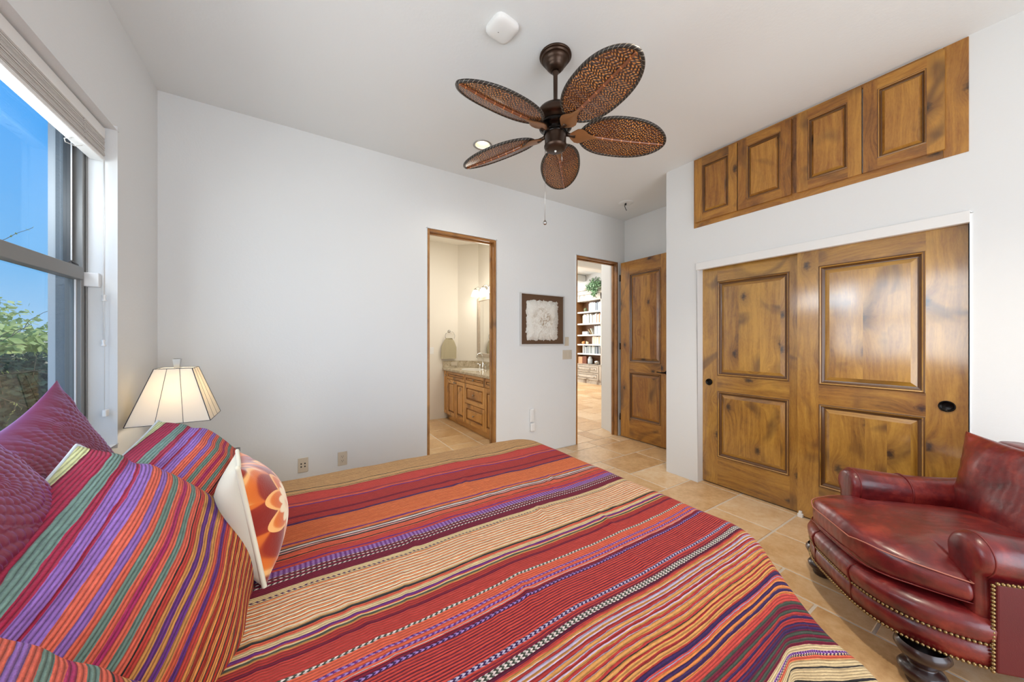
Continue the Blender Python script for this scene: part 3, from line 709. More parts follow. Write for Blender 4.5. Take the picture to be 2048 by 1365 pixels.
MB().box(-0.03, BW, -0.06, 0.255, 0.0, 0.59).build('base_cabinet', pale, bc); MB().box(-0.03, BW, -0.08, 0.255, 0.59, 0.602).build('counter', pale, bc)
for a, b in ((0.36, 0.56), (0.13, 0.33)):
    c = bpy.data.objects.new('drawer', None); COL.objects.link(c); c.parent = bc; c.location = (0, -0.085, 0)
    panel_door(c, 0.03, BW-0.09, a, b, 0.02, [(a, a+0.035), (b-0.035, b)], 0.04, 0.04, pale, simple('pale_glaze', (128, 118, 104), 0.5), 1, big=False)
    for x in (0.18, BW-0.25): MB().ball((x, -0.012, (a+b)/2), 0.018, 10, 6).build('knob', M['nickel'], c)
BKC = [(222, 218, 210), (198, 200, 206), (150, 160, 172), (110, 120, 128), (216, 206, 188), (70, 82, 96), (176, 120, 84), (232, 230, 224), (60, 62, 60), (190, 176, 150), (136, 152, 150), (160, 70, 60)]
bkm = {}
def book_mat(rgb):
    if rgb not in bkm: bkm[rgb] = simple('book_cover', rgb, 0.5)
    return bkm[rgb]
SHN = ['top shelf', 'second shelf', 'third shelf', 'fourth shelf', 'fifth shelf', 'cabinet counter']
CN = {0: 'white', 1: 'pale grey', 2: 'grey blue', 3: 'slate', 4: 'cream', 5: 'dark blue', 6: 'rust', 7: 'ivory', 8: 'black', 9: 'tan', 10: 'sage', 11: 'red'}
def bxy(l, d): return (7.80+d, 8.36-l)
def books(si, la, lb, h0, h1, pal, rnd):
    l = la; k = 0
    while l < lb-0.02:
        w = rnd.uniform(0.020, 0.036); h = rnd.uniform(h0, h1); ci = rnd.choice(pal)
        x, y = bxy(l, 0.045)
        t = MB().box(0, 0.16, -w+0.001, 0, 0, h).build('book', book_mat(BKC[ci]), None, bevel=0.002)
        t.location = (x, y, SH[si])
        tag(t, f'{CN[ci]} spined book in the row on the {SHN[si]} of the bookcase', 'book', f'books in the row on the {SHN[si]}, {CN[ci]} spines')
        l += w; k += 1
R_ = random.Random(4)
books(0, 0.50, 1.06, 0.24, 0.28, [0, 1, 2, 3, 5, 7], R_)
books(1, 0.24, 1.06, 0.24, 0.30, [0, 1, 4, 6, 7, 9, 8], R_)
books(2, 0.74, 1.06, 0.24, 0.28, [0, 1, 2, 7, 3], R_)
books(3, 0.66, 1.06, 0.22, 0.25, [0, 4, 7, 9], R_)
books(4, 0.24, 1.06, 0.20, 0.25, [5, 2, 7, 0, 10, 8, 3], R_)
for k, (l, col, a) in enumerate(((0.60, (150, 130, 96), 0.75), (0.66, (196, 190, 176), 0.5))):
    x, y = bxy(l+0.0, 0.06); o = MB().box(0, 0.15, -0.022, 0, 0, 0.21).build('book', book_mat(col)); o.location = (x, y, SH[2]+0.002); o.rotation_euler = (-a*0+ -0.0, 0, 0); o.rotation_euler = (-a, 0, 0); o.location.y += 0.0
    tag(o, ('tan', 'grey')[k]+' book leaning over on the third shelf of the bookcase', 'book')
def on_shelf(mb, name, si, l, label, cat, mat, d=0.09):
    o = mb.build(name, mat, None, bevel=0.0); x, y = bxy(l, d); o.location = (x, y, SH[si]); return tag(o, label, cat)
on_shelf(MB().lathe([(0.03, 0), (0.05, 0.03), (0.055, 0.08), (0.04, 0.12), (0.0, 0.13)], 16), 'vase', 0, 0.32, 'small round green vase left of the books on the top shelf', 'vase', simple('green_glaze', (96, 104, 72), 0.3))
on_shelf(MB().box(-0.05, 0.05, -0.11, 0.11, 0, 0.10), 'box', 2, 0.34, 'pale blue white box on the third shelf of the bookcase', 'box', simple('pale_box', (206, 212, 218), 0.5))
on_shelf(MB().ball((0, 0, 0.045), 0.045, 12, 8, sc=(1, 1.3, 1)).ball((0, -0.05, 0.08), 0.02), 'figurine', 3, 0.22, 'small orange animal figurine at the left of the fourth shelf', 'figurine', simple('orange_ceramic', (220, 150, 90), 0.3))
on_shelf(MB().ball((0, 0, 0.04), 0.04, 12, 8, sc=(1, 1.3, 1)).ball((0, 0.04, 0.075), 0.02), 'figurine', 3, 0.40, 'small cream animal figurine near the books of the fourth shelf', 'figurine', simple('cream_ceramic', (236, 214, 176), 0.3))
on_shelf(MB().box(-0.06, 0.06, -0.09, 0.09, 0, 0.22), 'box', 5, 0.155, 'tan cube box on the cabinet counter of the bookcase', 'box', simple('tan_box', (206, 154, 118), 0.6), 0.08)
on_shelf(MB().box(-0.06, 0.06, -0.085, 0.085, 0, 0.24), 'box', 5, 0.345, 'dark red-brown cube box on the cabinet counter', 'box', simple('brown_box', (112, 58, 34), 0.5), 0.08)
on_shelf(MB().lathe([(0.06, 0), (0.075, 0.03), (0.075, 0.16), (0.05, 0.19), (0.06, 0.20), (0.04, 0.23), (0.0, 0.24)], 20), 'glass_jar', 5, 0.56, 'lidded glass jar on the cabinet counter', 'jar', simple('grey_glass', (186, 196, 202), 0.12), 0.06)
on_shelf(MB().lathe([(0.05, 0), (0.085, 0.02), (0.09, 0.09), (0.06, 0.12), (0.0, 0.13)], 20), 'silver_bowl', 5, 0.86, 'round silver lidded bowl on the cabinet counter', 'bowl', M['nickel'], 0.06)
# ivy on top
def leaf_cloud(mb, c, rad, n, size, rnd, sc=(1, 1, 1), surf=0.5):
    for _ in range(n):
        d = Vector((rnd.gauss(0, 1), rnd.gauss(0, 1), rnd.gauss(0, 1))).normalized(); r = rad*(surf+(1-surf)*rnd.random())
        p = Vector(c)+Vector((d.x*r*sc[0], d.y*r*sc[1], d.z*r*sc[2]))
        a = Vector((rnd.gauss(0, 1), rnd.gauss(0, 1), rnd.gauss(0, 0.6))).normalized(); b = a.cross(d+Vector((0.01, 0, 0.3))).normalized(); s = size*rnd.uniform(0.6, 1.3)
        mb.quad(p-a*s, p-b*s*0.5, p+a*s, p+b*s*0.5)
pt = thing('ivy_plant', 'bushy green ivy in a pot on top of the bookcase', 'plant', (7.74, 7.40, 3.0))
MB().lathe([(0.06, 0.0), (0.09, 0.12), (0.095, 0.13), (0.08, 0.125)], 20, cap=True).build('pot', simple('brown_pot', (120, 92, 66), 0.6), pt)
mb = MB(); rr_ = random.Random(2)
leaf_cloud(mb, (-0.04, 0, 0.06), 0.24, 700, 0.035, rr_, (1, 1.1, 0.95), 0.25); leaf_cloud(mb, (-0.13, -0.02, -0.20), 0.15, 260, 0.033, rr_, (0.6, 1, 1.2), 0.2); leaf_cloud(mb, (-0.14, 0.20, -0.02), 0.12, 160, 0.033, rr_, (0.7, 1, 1.2), 0.2)
tt = NT('ivy_leaf'); cc = tt.ramp(tt.noise(tt.obj(), 30, 2), [(0.35, s2l((54, 92, 60))), (0.65, s2l((140, 178, 136)))])
mb.build('foliage', tt.pbr(cc, 0.5), pt)

# ------------------------------------------------------------------ WINDOW
fx0, fx1 = XL-0.145, XL-0.085
win = struct(bpy.data.objects.new('window_1', None), 'bronze aluminium single hung window over the bed with the desert garden outside', 'window'); COL.objects.link(win)
zr = 1.665
mb = MB()
mb.box(fx0, fx1, WY1-0.030, WY1, WZ0, WZ1); mb.box(fx0, fx1, WY0, WY0+0.03, WZ0, WZ1); mb.box(fx0, fx1, WY0+0.03, WY1-0.03, WZ1-0.03, WZ1); mb.box(fx0, fx1, WY0+0.03, WY1-0.03, WZ0, WZ0+0.03)
mb.box(fx0, fx1, 1.47, 1.54, WZ0+0.03, WZ1-0.03)
mb.box(fx1, fx1+0.006, WY1-0.012, WY1, WZ0, WZ1)
mb.build('window_frame', M['alu'], win, bevel=0.003)
for (a, b) in ((1.54, WY1-0.030), (WY0+0.03, 1.47)):
    mb = MB(); xs0, xs1 = fx0+0.003, fx0+0.028
    mb.box(xs0, xs1, b-0.022, b, zr, WZ1-0.03); mb.box(xs0, xs1, a, a+0.022, zr, WZ1-0.03); mb.box(xs0, xs1, a+0.022, b-0.022, WZ1-0.055, WZ1-0.03); mb.box(xs0, xs1, a+0.022, b-0.022, zr-0.03, zr)
    us = mb.build('upper_sash', M['alu_dark'], win, bevel=0.002)
    MB().box(xs0+0.010, xs0+0.014, a+0.022, b-0.022, zr, WZ1-0.055).build('pane', M['glass'], us)
    MB().box(xs1, xs1+0.004, b-0.022, b-0.017, zr, WZ1-0.03).build('weatherstrip', M['white'], us)
    mb = MB(); xl0, xl1 = fx0+0.030, fx1+0.004; st = 0.026
    mb.box(xl0, xl1, b-st, b-0.002, WZ0+0.03, zr+0.02); mb.box(xl0, xl1, a+0.002, a+st, WZ0+0.03, zr+0.02); mb.box(xl0, xl1+0.008, a+st, b-st, zr-0.038, zr+0.022); mb.box(xl0, xl1, a+st, b-st, WZ0+0.03, WZ0+0.075)
    ls = mb.build('lower_sash', M['alu'], win, bevel=0.003)
    MB().box(xl0+0.008, xl0+0.012, a+st, b-st, WZ0+0.075, zr-0.038).build('pane', M['glass'], ls)
    MB().box(xl0+0.012, xl0+0.018, b-st-0.005, b-st, WZ0+0.075, zr-0.038).build('weatherstrip', M['white'], ls)
    mb = MB(); mb.tube([(xl1-0.01, b-0.12, zr+0.026), (xl1-0.01, b-0.09, zr+0.04), (xl1-0.005, b-0.05, zr+0.03)], 0.005, 6); mb.box(xl0, xl1, b-0.14, b-0.05, zr+0.02, zr+0.028); mb.build('sash_lock', M['alu_dark'], ls)
t = thing('window_sensor', 'small white sensor box on the window reveal beside the sash rail', 'sensor', (XL-0.058, WY1, zr-0.03))
MB().box(-0.028, 0.024, -0.030, -0.001, -0.035, 0.035).build('housing', M['whiteplastic'], t, bevel=0.004)
MB().box(-0.040, -0.028, -0.028, -0.006, -0.03, 0.03).build('bracket', M['rubber'], t)

bl = thing('window_blind', 'white slatted blind drawn all the way up at the top of the window', 'blind', (XL-0.043, 0, 0))
b0, b1 = WY0+0.012, WY1-0.012
MB().box(-0.027, 0.027, b0, b1, 2.352, 2.405).build('headrail', M['white'], bl, bevel=0.004)
mb = MB()
for k in range(17):
    z = 2.262+k*0.0052; d_ = random.uniform(-0.0015, 0.0015); mb.box(-0.025+d_, 0.025+d_, b0+random.uniform(0, .004), b1-random.uniform(0, 0.004), z, z+0.0030)
mb.build('slats', M['blind'], bl)
MB().box(-0.027, 0.027, b0, b1, 2.238, 2.258).build('bottom_rail', M['white'], bl, bevel=0.005)
mb = MB()
for y in (2.36, 1.80):
    for k in range(16): mb.tube([(0.026, y+random.uniform(-0.012, 0.012), 2.262+k*0.0055), (0.029, y+random.uniform(-0.012, 0.012), 2.266+k*0.0055)], 0.0012, 5)
    mb.tube([(0.0, y-0.03, 2.236), (-0.022, y-0.03, 2.226), (-0.03, y, 2.222), (-0.012, y+0.03, 2.224), (0.01, y+0.03, 2.234)], 0.0018, 6)
mb.build('ladder_cord', M['blind'], bl)
cd = thing('blind_cord', 'white pull cords with two small tassels hanging beside the window', 'cord', (XL-0.014, WY1-0.035, 0))
mb = MB(); mb.tube([(0, 0, 2.24), (0.002, 0.002, 1.9), (0, 0, 1.55)], 0.0014, 6); mb.tube([(0, -0.006, 2.24), (-0.001, -0.008, 1.8), (0, -0.008, 1.325)], 0.0014, 6); mb.tube([(0, 0.006, 2.24), (0.001, 0.004, 1.6), (0.0, 0.004, 0.985)], 0.0012, 6)
mb.build('cord', M['white'], cd)
for dy, z in ((0, 1.55), (-0.008, 1.325)): MB().lathe([(0.003, 0.012), (0.009, 0.009), (0.005, 0), (0.006, -0.01), (0.011, -0.018), (0.009, -0.020)], 14, (0, dy, z)).build('tassel', M['whiteplastic'], cd)
MB().box(-0.004, 0.012, -0.014, 0.022, 0.95, 0.985).build('cord_cleat', M['whiteplastic'], cd, bevel=0.004)
struct(MB().box(XL-0.26, XL-0.205, WY0-0.3, WY0, 0.3, 3.2).build('wall_outside', M['stucco']), 'grey stucco pier outside beyond the near end of the window', 'wall')
struct(MB().box(XL-0.183, XL-0.146, WY1-0.002, WY1+0.004, WZ0, WZ1).build('trim_5', M['stucco']), 'grey stucco outer jamb of the window', 'trim')

# ------------------------------------------------------------------ GARDEN
gm = NT('desert_ground'); v = gm.obj(); g1 = gm.noise(v, 1.2, 5, 0.7); g2 = gm.noise(v, 12, 4, 0.7)
cc = gm.ramp(gm.math('ADD', gm.math('MULTIPLY', g1, 0.6), gm.math('MULTIPLY', g2, 0.4)), [(0.38, s2l((120, 112, 78))), (0.5, s2l((196, 180, 146))), (0.62, s2l((224, 212, 186)))])
gm.pbr(cc, 0.95)
mb = MB(); NG = 60; V = []; F = []
for j in range(NG):
    for i in range(NG):
        x = -1.02-80*(i/(NG-1))**1.7; y = -10+110*(j/(NG-1))
        d = math.hypot(x, y); z = -0.15+max(0, d-14)*0.035+noise.noise((x*0.08, y*0.08, 0))*0.5*min(1, max(0, (d-6)/10))
        V.append((x, y, z))
for j in range(NG-1):
    for i in range(NG-1): k = j*NG+i; F.append((k, k+NG, k+NG+1, k+1))
mb.add(V, F, smooth=True); o = mb.build('ground_outside', gm.m); tag(o, 'sandy desert ground rising gently beyond the window', 'ground', kind='structure')
def m_leaf(name, a, b, sc=3.0):
    t = NT(name); c = t.ramp(t.noise(t.obj(), sc, 3, 0.7), [(0.35, s2l(a)), (0.65, s2l(b))])
    d = t.n('ShaderNodeBsdfDiffuse'); t.l(c, d.inputs[0]); tr = t.n('ShaderNodeBsdfTranslucent'); t.l(c, tr.inputs[0])
    mx = t.n('ShaderNodeMixShader'); mx.inputs[0].default_value = 0.35; t.l(d.outputs[0], mx.inputs[1]); t.l(tr.outputs[0], mx.inputs[2]); t.l(mx.outputs[0], t.out.inputs[0]); return t.m
M['leafdark'] = m_leaf('dark_shrub_leaf', (34, 50, 42), (78, 98, 80), 4)
M['leaflight'] = m_leaf('palo_verde_leaf', (150, 170, 96), (206, 212, 150), 1.2)
M['bark'] = simple('thin_bark', (86, 78, 60), 0.9)
rg = random.Random(9)
for k, (x, y, r, h, lab) in enumerate(((-2.5, 5.9, 0.95, 1.30, 'dark dense shrub outside the window, nearer of the pair'), (-3.35, 8.3, 1.2, 1.26, 'dark dense shrub outside the window, farther of the pair'))):
    t = thing('garden_shrub', lab, 'shrub', (x, y, -0.15))
    mb = MB(); leaf_cloud(mb, (0, 0, h*0.48), 1.0, 22000, 0.042, rg, (r, r*0.8, h*0.56), 0.25); mb.build('foliage', M['leafdark'], t)
    mb = MB()
    for q in range(26):
        a = rg.uniform(0, 2*PI); e_ = Vector((math.cos(a)*r*0.8, math.sin(a)*r*0.7, h*rg.uniform(0.7, 1.08))); mb.tube([(0, 0, 0), tuple(e_*0.5+Vector((0, 0, 0.1))), tuple(e_)], [0.012, 0.006, 0.002], 5)
    MBq = mb.build('stems', M['bark'], t)
for k, (x, y, r, h) in enumerate(((-9, 19, 3.4, 3.0), (-14, 24, 4.5, 4.0), (-6.5, 25, 3.2, 3.1), (-18, 33, 6, 5.2), (-10, 36, 5, 4.6))):
    t = thing('desert_tree', ['pale green palo verde bush low behind the shrubs', 'wide pale green desert tree at the left edge of the window', 'rounded pale green bush beyond the thin branches', 'far pale green tree on the slope, left', 'far pale green tree on the slope, right'][k], 'tree', (x, y, 0))
    mb = MB()
    for q in range(7):
        a = rg.uniform(0, 2*PI); leaf_cloud(mb, (math.cos(a)*r*0.5, math.sin(a)*r*0.5, h*rg.uniform(0.3, 0.68)), 1.0, 420, 0.16, rg, (r*0.5, r*0.5, h*0.3), 0.3)
    mb.build('foliage', M['leaflight'], t); MB().tube([(0, 0, -0.6), (0.1, 0, h*0.4), (0.3, 0.1, h*0.7)], [0.14, 0.1, 0.04], 8).build('trunk', M['bark'], t)
# bare arching branches close outside
tr = thing('bare_branch_tree', 'thin bare arching palo verde branches just outside the lower pane', 'tree', (-3.3, 4.7, -0.15))
mb = MB(); lf = MB()
def branch(p, d, L, r, depth):
    pts = [p.copy()]; n_ = 9; rad = [r]
    for i in range(n_):
        d = (d+Vector((rg.uniform(-.22, .22), rg.uniform(-.22, .22), rg.uniform(-.20, .16)-0.05*i/ n_))).normalized(); pts.append(pts[-1]+d*L/n_); rad.append(r*(1-0.8*(i+1)/n_)+0.0012)
    mb.tube(pts, rad, 5)
    if depth > 0:
        for i in range(2, n_+1, 2):
            if rg.random() < 0.8: branch(pts[i].copy(), (d+Vector((rg.uniform(-.9, .9), rg.uniform(-.9, .9), rg.uniform(-.5, .7)))).normalized(), L*rg.uniform(.35, .6), rad[i]*0.7, depth-1)
    else:
        for q in pts[3:]:
            for _ in range(1):
                a = Vector((rg.gauss(0, 1), rg.gauss(0, 1), rg.gauss(0, 1))).normalized()*0.02; b = a.cross(Vector((0, 0, 1)))*0.4; lf.quad(q-a, q-b, q+a, q+b)
mb.tube([(0, 0, 0), (0.05, 0.1, 0.7), (0.0, 0.1, 1.0)], [0.05, 0.04, 0.03], 7)
for d in ((0.95, 0.25, 0.30), (0.9, -0.1, 0.15), (0.6, 0.5, 0.45), (-0.5, 0.5, 0.40), (0.75, 0.3, 0.5), (0.9, 0.1, 0.42), (-0.8, 0.3, 0.35), (0.3, 0.5, 0.5), (0.95, -0.2, 0.38), (0.7, 0.6, 0.2)):
    branch(Vector((0, 0.1, 0.98)), Vector(d).normalized(), rg.uniform(0.9, 1.35), 0.014, 2)
mb.build('branches', M['bark'], tr); lf.build('leaves', M['leaflight'], tr)

# ------------------------------------------------------------------ CEILING FAN
FX, FY = 1.318, 1.595
fan = thing('ceiling_fan', 'bronze ceiling fan with five woven rattan leaf blades', 'ceiling fan', (FX, FY, 0))
MB().lathe([(0.094, ZC), (0.096, ZC-0.008), (0.090, ZC-0.013), (0.086, ZC-0.012), (0.086, ZC-0.022), (0.080, ZC-0.026), (0.074, ZC-0.025), (0.073, ZC-0.040), (0.062, ZC-0.044), (0.055, ZC-0.066), (0.048, ZC-0.075), (0.034, ZC-0.090), (0.016, ZC-0.094), (0.014, ZC-0.09)], 48, cap=False).build('canopy', M['bronze'], fan)
MB().lathe([(0.018, 2.95), (0.021, 2.94), (0.013, 2.93), (0.0125, 2.74), (0.022, 2.73), (0.024, 2.715)], 20, cap=False).build('down_rod', M['bronze'], fan)
MB().lathe([(0.02, 2.738), (0.06, 2.733), (0.10, 2.715), (0.118, 2.69), (0.120, 2.665), (0.108, 2.655), (0.09, 2.650), (0.09, 2.632), (0.0, 2.63)], 48, cap=False).build('motor_housing', M['bronze'], fan)
MB().lathe([(0.095, 2.632), (0.098, 2.625), (0.098, 2.612), (0.08, 2.605), (0.066, 2.60), (0.066, 2.575), (0.07, 2.57), (0.0, 2.57)], 40, cap=False).build('hub', M['bronze_dark'], fan)
sw = MB().lathe([(0.062, 2.572), (0.064, 2.565), (0.064, 2.508), (0.068, 2.503), (0.068, 2.497), (0.058, 2.482), (0.045, 2.476), (0.0, 2.474)], 40, cap=False).build('switch_housing', M['bronze'], fan)
MB().ball((0, 0, 2.4725), 0.007, 12, 8).build('finial', M['whiteplastic'], sw)
# woven rattan
tt = NT('woven_rattan'); uv = tt.uv(); s_ = tt.sep(uv)
wv = tt.noise(tt.mapping(uv, (14, 14, 1)), 1.0, 3, 0.6)
zig = tt.math('ABSOLUTE', tt.math('SUBTRACT', tt.math('FRACT', tt.math('MULTIPLY', s_[0], 16.0)), 0.5))
ph_ = tt.math('ADD', tt.math('MULTIPLY', s_[1], 62.0), tt.math('ADD', tt.math('MULTIPLY', zig, 2.6), tt.math('MULTIPLY', wv, 3.0)))
band = tt.math('ABSOLUTE', tt.math('SINE', tt.math('MULTIPLY', ph_, PI)))
strand = tt.math('ABSOLUTE', tt.math('SINE', tt.math('MULTIPLY', tt.math('ADD', s_[0], tt.math('MULTIPLY', tt.math('FLOOR', ph_), 0.0055)), 230.0)))
hgt = tt.math('MULTIPLY', band, tt.math('POWER', strand, 0.6))
pat = tt.noise(tt.mapping(uv, (130, 130, 1)), 1.0, 1)
cc = tt.ramp(tt.math('ADD', tt.math('MULTIPLY', hgt, 0.75), tt.math('MULTIPLY', pat, 0.3)), [(0.30, s2l((22, 13, 8))), (0.50, s2l((92, 46, 18))), (0.70, s2l((190, 110, 40))), (0.92, s2l((232, 172, 92)))])
cc = tt.mix(tt.ramp(tt.noise(tt.mapping(uv, (5, 3, 1)), 1.0, 2), [(0.4, (0, 0, 0, 1)), (0.7, (0.6, 0.6, 0.6, 1))]), cc, s2l((92, 40, 16)))
tt.pbr(cc, 0.34, normal=tt.bump(hgt, 1.0, 0.006), coat=0.5, coat_rough=0.2); M['rattan'] = tt.m
tt = NT('stitched_rim'); u_ = tt.sep(tt.uv()); st_ = tt.math('LESS_THAN', tt.math('FRACT', tt.math('ADD', tt.math('MULTIPLY', u_[1], 44.0), tt.math('MULTIPLY', u_[0], 2.0))), 0.10)
tt.pbr(tt.mix(st_, s2l((34, 27, 22)), s2l((150, 140, 126))), 0.4, normal=tt.bump(st_, 0.5, 0.002)); M['rim'] = tt.m
tt = NT('cane_rib'); u_ = tt.sep(tt.uv()); st_ = tt.math('LESS_THAN', tt.math('FRACT', tt.math('MULTIPLY', u_[1], 17.0)), 0.09)
tt.pbr(tt.mix(st_, s2l((120, 66, 36)), s2l((206, 128, 70))), 0.25, coat=0.5); M['cane'] = tt.m
def bw_(t_): return 0.134*max(0.0, 1-abs(2*t_**0.93-1)**2.35)**0.56 if 0 < t_ < 1 else 0.0
R0, R1 = 0.150, 0.680
def blade():
    t = bpy.data.objects.new('blade', None); COL.objects.link(t); t.parent = fan
    nU, nV = 40, 16; P = []; 
    for i in range(nU+1):
        q = i/nU; tq = (1-math.cos(PI*q))/2; hw = max(bw_(tq), 0.003)
        for j in range(nV+1):
            s = -1+2*j/nV; x = R0+(R1-R0)*tq; y = s*hw
            z = -0.016*(1-s*s)*math.sin(PI*tq)-0.034*tq*tq
            P.append((x, y, z))
    mb = MB(); F = []; U = []
    for i in range(nU):
        for j in range(nV):
            f = (i*(nV+1)+j, (i+1)*(nV+1)+j, (i+1)*(nV+1)+j+1, i*(nV+1)+j+1); F.append(f); U.append([(P[k][0], P[k][1]) for k in f])
    mb.add(P, F, U, smooth=True)
    P2 = [(a, b, c+0.006) for a, b, c in P]; mb.add(P2, [tuple(reversed(f)) for f in F], [list(reversed(u)) for u in U], smooth=True)
    mb.build('blade_mat', M['rattan'], t)
    edge = [P[i*(nV+1)] for i in range(nU+1)]+[P[i*(nV+1)+nV] for i in range(nU-1, 0, -1)]
    MB().tube([(a, b, c+0.003) for a, b, c in edge], 0.0085, 8, closed=True, uvs=True).build('rim', M['rim'], t)
    mid = [P[i*(nV+1)+nV//2] for i in range(10, nU-2)]
    MB().tube([(a, b, c-0.003) for a, b, c in mid], [0.011-0.005*k/len(mid) for k in range(len(mid))], 8, uvs=True).build('mid_rib', M['cane'], t)
    # leaf shaped iron
    mb = MB(); pr = [(0.085, 0.010), (0.10, 0.026), (0.125, 0.046), (0.150, 0.050), (0.175, 0.040), (0.20, 0.020), (0.235, 0.010), (0.275, 0.006)]
    V = [(x, w*s, -0.012-0.006*k*0.3+(0.004 if abs(s) == 1 else 0)-(0.05*max(0, 0.15-x))) for k, (x, w) in enumerate(pr) for s in (-1, -0.5, 0, 0.5, 1)]
    F = [(i*5+j, (i+1)*5+j, (i+1)*5+j+1, i*5+j+1) for i in range(len(pr)-1) for j in range(4)]
    mb.add(V, F, smooth=True); mb.add([(a, b, c+0.004) for a, b, c in V], [tuple(reversed(f)) for f in F], smooth=True)
    mb.build('blade_iron', M['bronze_lt'], t)
    MB().tube([(0.06, 0, 0.0), (0.08, 0, -0.006), (0.12, 0, -0.012)], [0.014, 0.011, 0.012], 8).build('iron_arm', M['bronze'], t)
    return t
b0_ = blade(); PITCH = math.radians(-16)
for k in range(5):
    b = b0_ if k == 0 else copy_tree(b0_, fan)
    th = math.radians(-98.5+72*k)
    b.matrix_local = Matrix.Translation((0, 0, 2.580)) @ Matrix.Rotation(th, 4, 'Z') @ Matrix.Rotation(PITCH, 4, 'X')
pc = MB(); pc.tube([(-0.05, 0.035, 2.50), (-0.052, 0.036, 2.05)], 0.0014, 6); pc.build('pull_chain', M['nickel'], fan)
MB().lathe([(0.002, 0.02), (0.009, 0.01), (0.012, 0), (0.008, -0.008), (0.0, -0.012)], 14, (-0.052, 0.036, 2.04)).build('chain_pull', M['nickel'], fan)
MB().tube([(0.02, -0.03, 2.49), (0.022, -0.035, 2.40)], 0.0016, 6).build('pull_chain', M['nickel'], fan)

# ------------------------------------------------------------------ STRIPED CLOTHS
C_ = dict(tan=(178, 138, 92), tan2=(186, 130, 72), red=(152, 46, 44), red2=(176, 62, 54), sal=(194, 86, 62), org=(196, 106, 62), org2=(196, 116, 60),
          mar=(104, 20, 44), mar2=(82, 16, 44), pur=(98, 40, 110), pur2=(70, 34, 78), lav=(146, 112, 172), blk=(48, 46, 46), wht=(202, 188, 184),
          crm=(194, 170, 128), crm2=(196, 182, 156), grn=(62, 68, 58), grn2=(110, 122, 108), navy=(54, 30, 74), pink=(200, 140, 134), lw=(172, 160, 186))
def L_(k): return s2l(C_[k]) if isinstance(k, str) else s2l(k)
def m_stripes(name, stops, y0, length, u_axis, rib, weave, rough=0.85, bs=0.7):
    """stops: (position from y0 in metres, colour, alternate colour)"""
    t = NT(name); s_ = t.sep(t.uv()); u = s_[0]; y = t.math('SUBTRACT', s_[1], y0)
    wob = t.math('MULTIPLY', t.math('SUBTRACT', t.noise(t.comb(t.math('MULTIPLY', u, 18.0), t.math('MULTIPLY', s_[1], 60.0)), 1.0, 3), 0.5), 0.0065)
    y = t.math('ADD', y, wob)
    N = 30; c1 = c2 = None
    for a in range(0, len(stops), N):
        ch = stops[a:a+N]; p0 = ch[0][0]; p1 = (stops[a+N][0] if a+N < len(stops) else length)
        f = t.math('DIVIDE', t.math('SUBTRACT', y, p0), p1-p0)
        r1 = t.ramp(f, [(max(0, min(1, (q[0]-p0)/(p1-p0))), L_(q[1])) for q in ch], 'CONSTANT')
        r2 = t.ramp(f, [(max(0, min(1, (q[0]-p0)/(p1-p0))), L_(q[2] if len(q) > 2 and q[2] else q[1])) for q in ch], 'CONSTANT')
        if c1 is None: c1, c2 = r1, r2
        else:
            g = t.math('GREATER_THAN', y, p0); c1 = t.mix(g, c1, r1); c2 = t.mix(g, c2, r2)
    ry = t.math('MULTIPLY', s_[1], PI/rib)
    P = t.math('ADD', t.math('MULTIPLY', t.math('SINE', t.math('ADD', t.math('MULTIPLY', u, 2*PI/weave), t.math('MULTIPLY', t.math('COSINE', t.math('MULTIPLY', ry, 2.0)), 1.1))), 2.5), 0.5, clamp=True)
    col = t.mix(P, c1, c2)
    ribh = t.math('ABSOLUTE', t.math('SINE', ry))
    fine = t.noise(t.comb(t.math('MULTIPLY', u, 260.0), t.math('MULTIPLY', s_[1], 420.0)), 1.0, 3, 0.7)
    mot = t.noise(t.comb(t.math('MULTIPLY', u, 26.0), t.math('MULTIPLY', s_[1], 150.0)), 1.0, 3, 0.6)
    k = t.math('ADD', 0.26, t.math('ADD', t.math('MULTIPLY', t.math('POWER', ribh, 0.6), 0.70), t.math('MULTIPLY', fine, 0.32)))
    col = t.mix(1.0, col, t.comb(k, k, k), 'MULTIPLY')
    col = t.mix(t.math('MULTIPLY', t.ramp(mot, [(0.5, (0, 0, 0, 1)), (0.70, (1, 1, 1, 1))]), 0.55), col, t.mix(1.0, col, (1.45, 1.5, 1.5, 1), 'MULTIPLY'))
    mo2 = t.noise(t.comb(t.math('MULTIPLY', u, 70.0), t.math('MULTIPLY', s_[1], 210.0), 5.0), 1.0, 2, 0.6)
    col = t.mix(t.math('MULTIPLY', t.ramp(mo2, [(0.50, (0, 0, 0, 1)), (0.72, (1, 1, 1, 1))]), 0.40), col, t.mix(1.0, col, (0.5, 0.45, 0.5, 1), 'MULTIPLY'))
    h = t.math('ADD', ribh, t.math('ADD', t.math('MULTIPLY', fine, 0.6), t.math('MULTIPLY', P, 0.10)))
    return t.pbr(col, rough, normal=t.bump(h, bs, 0.0035), spec=0.15, sheen=0.04)

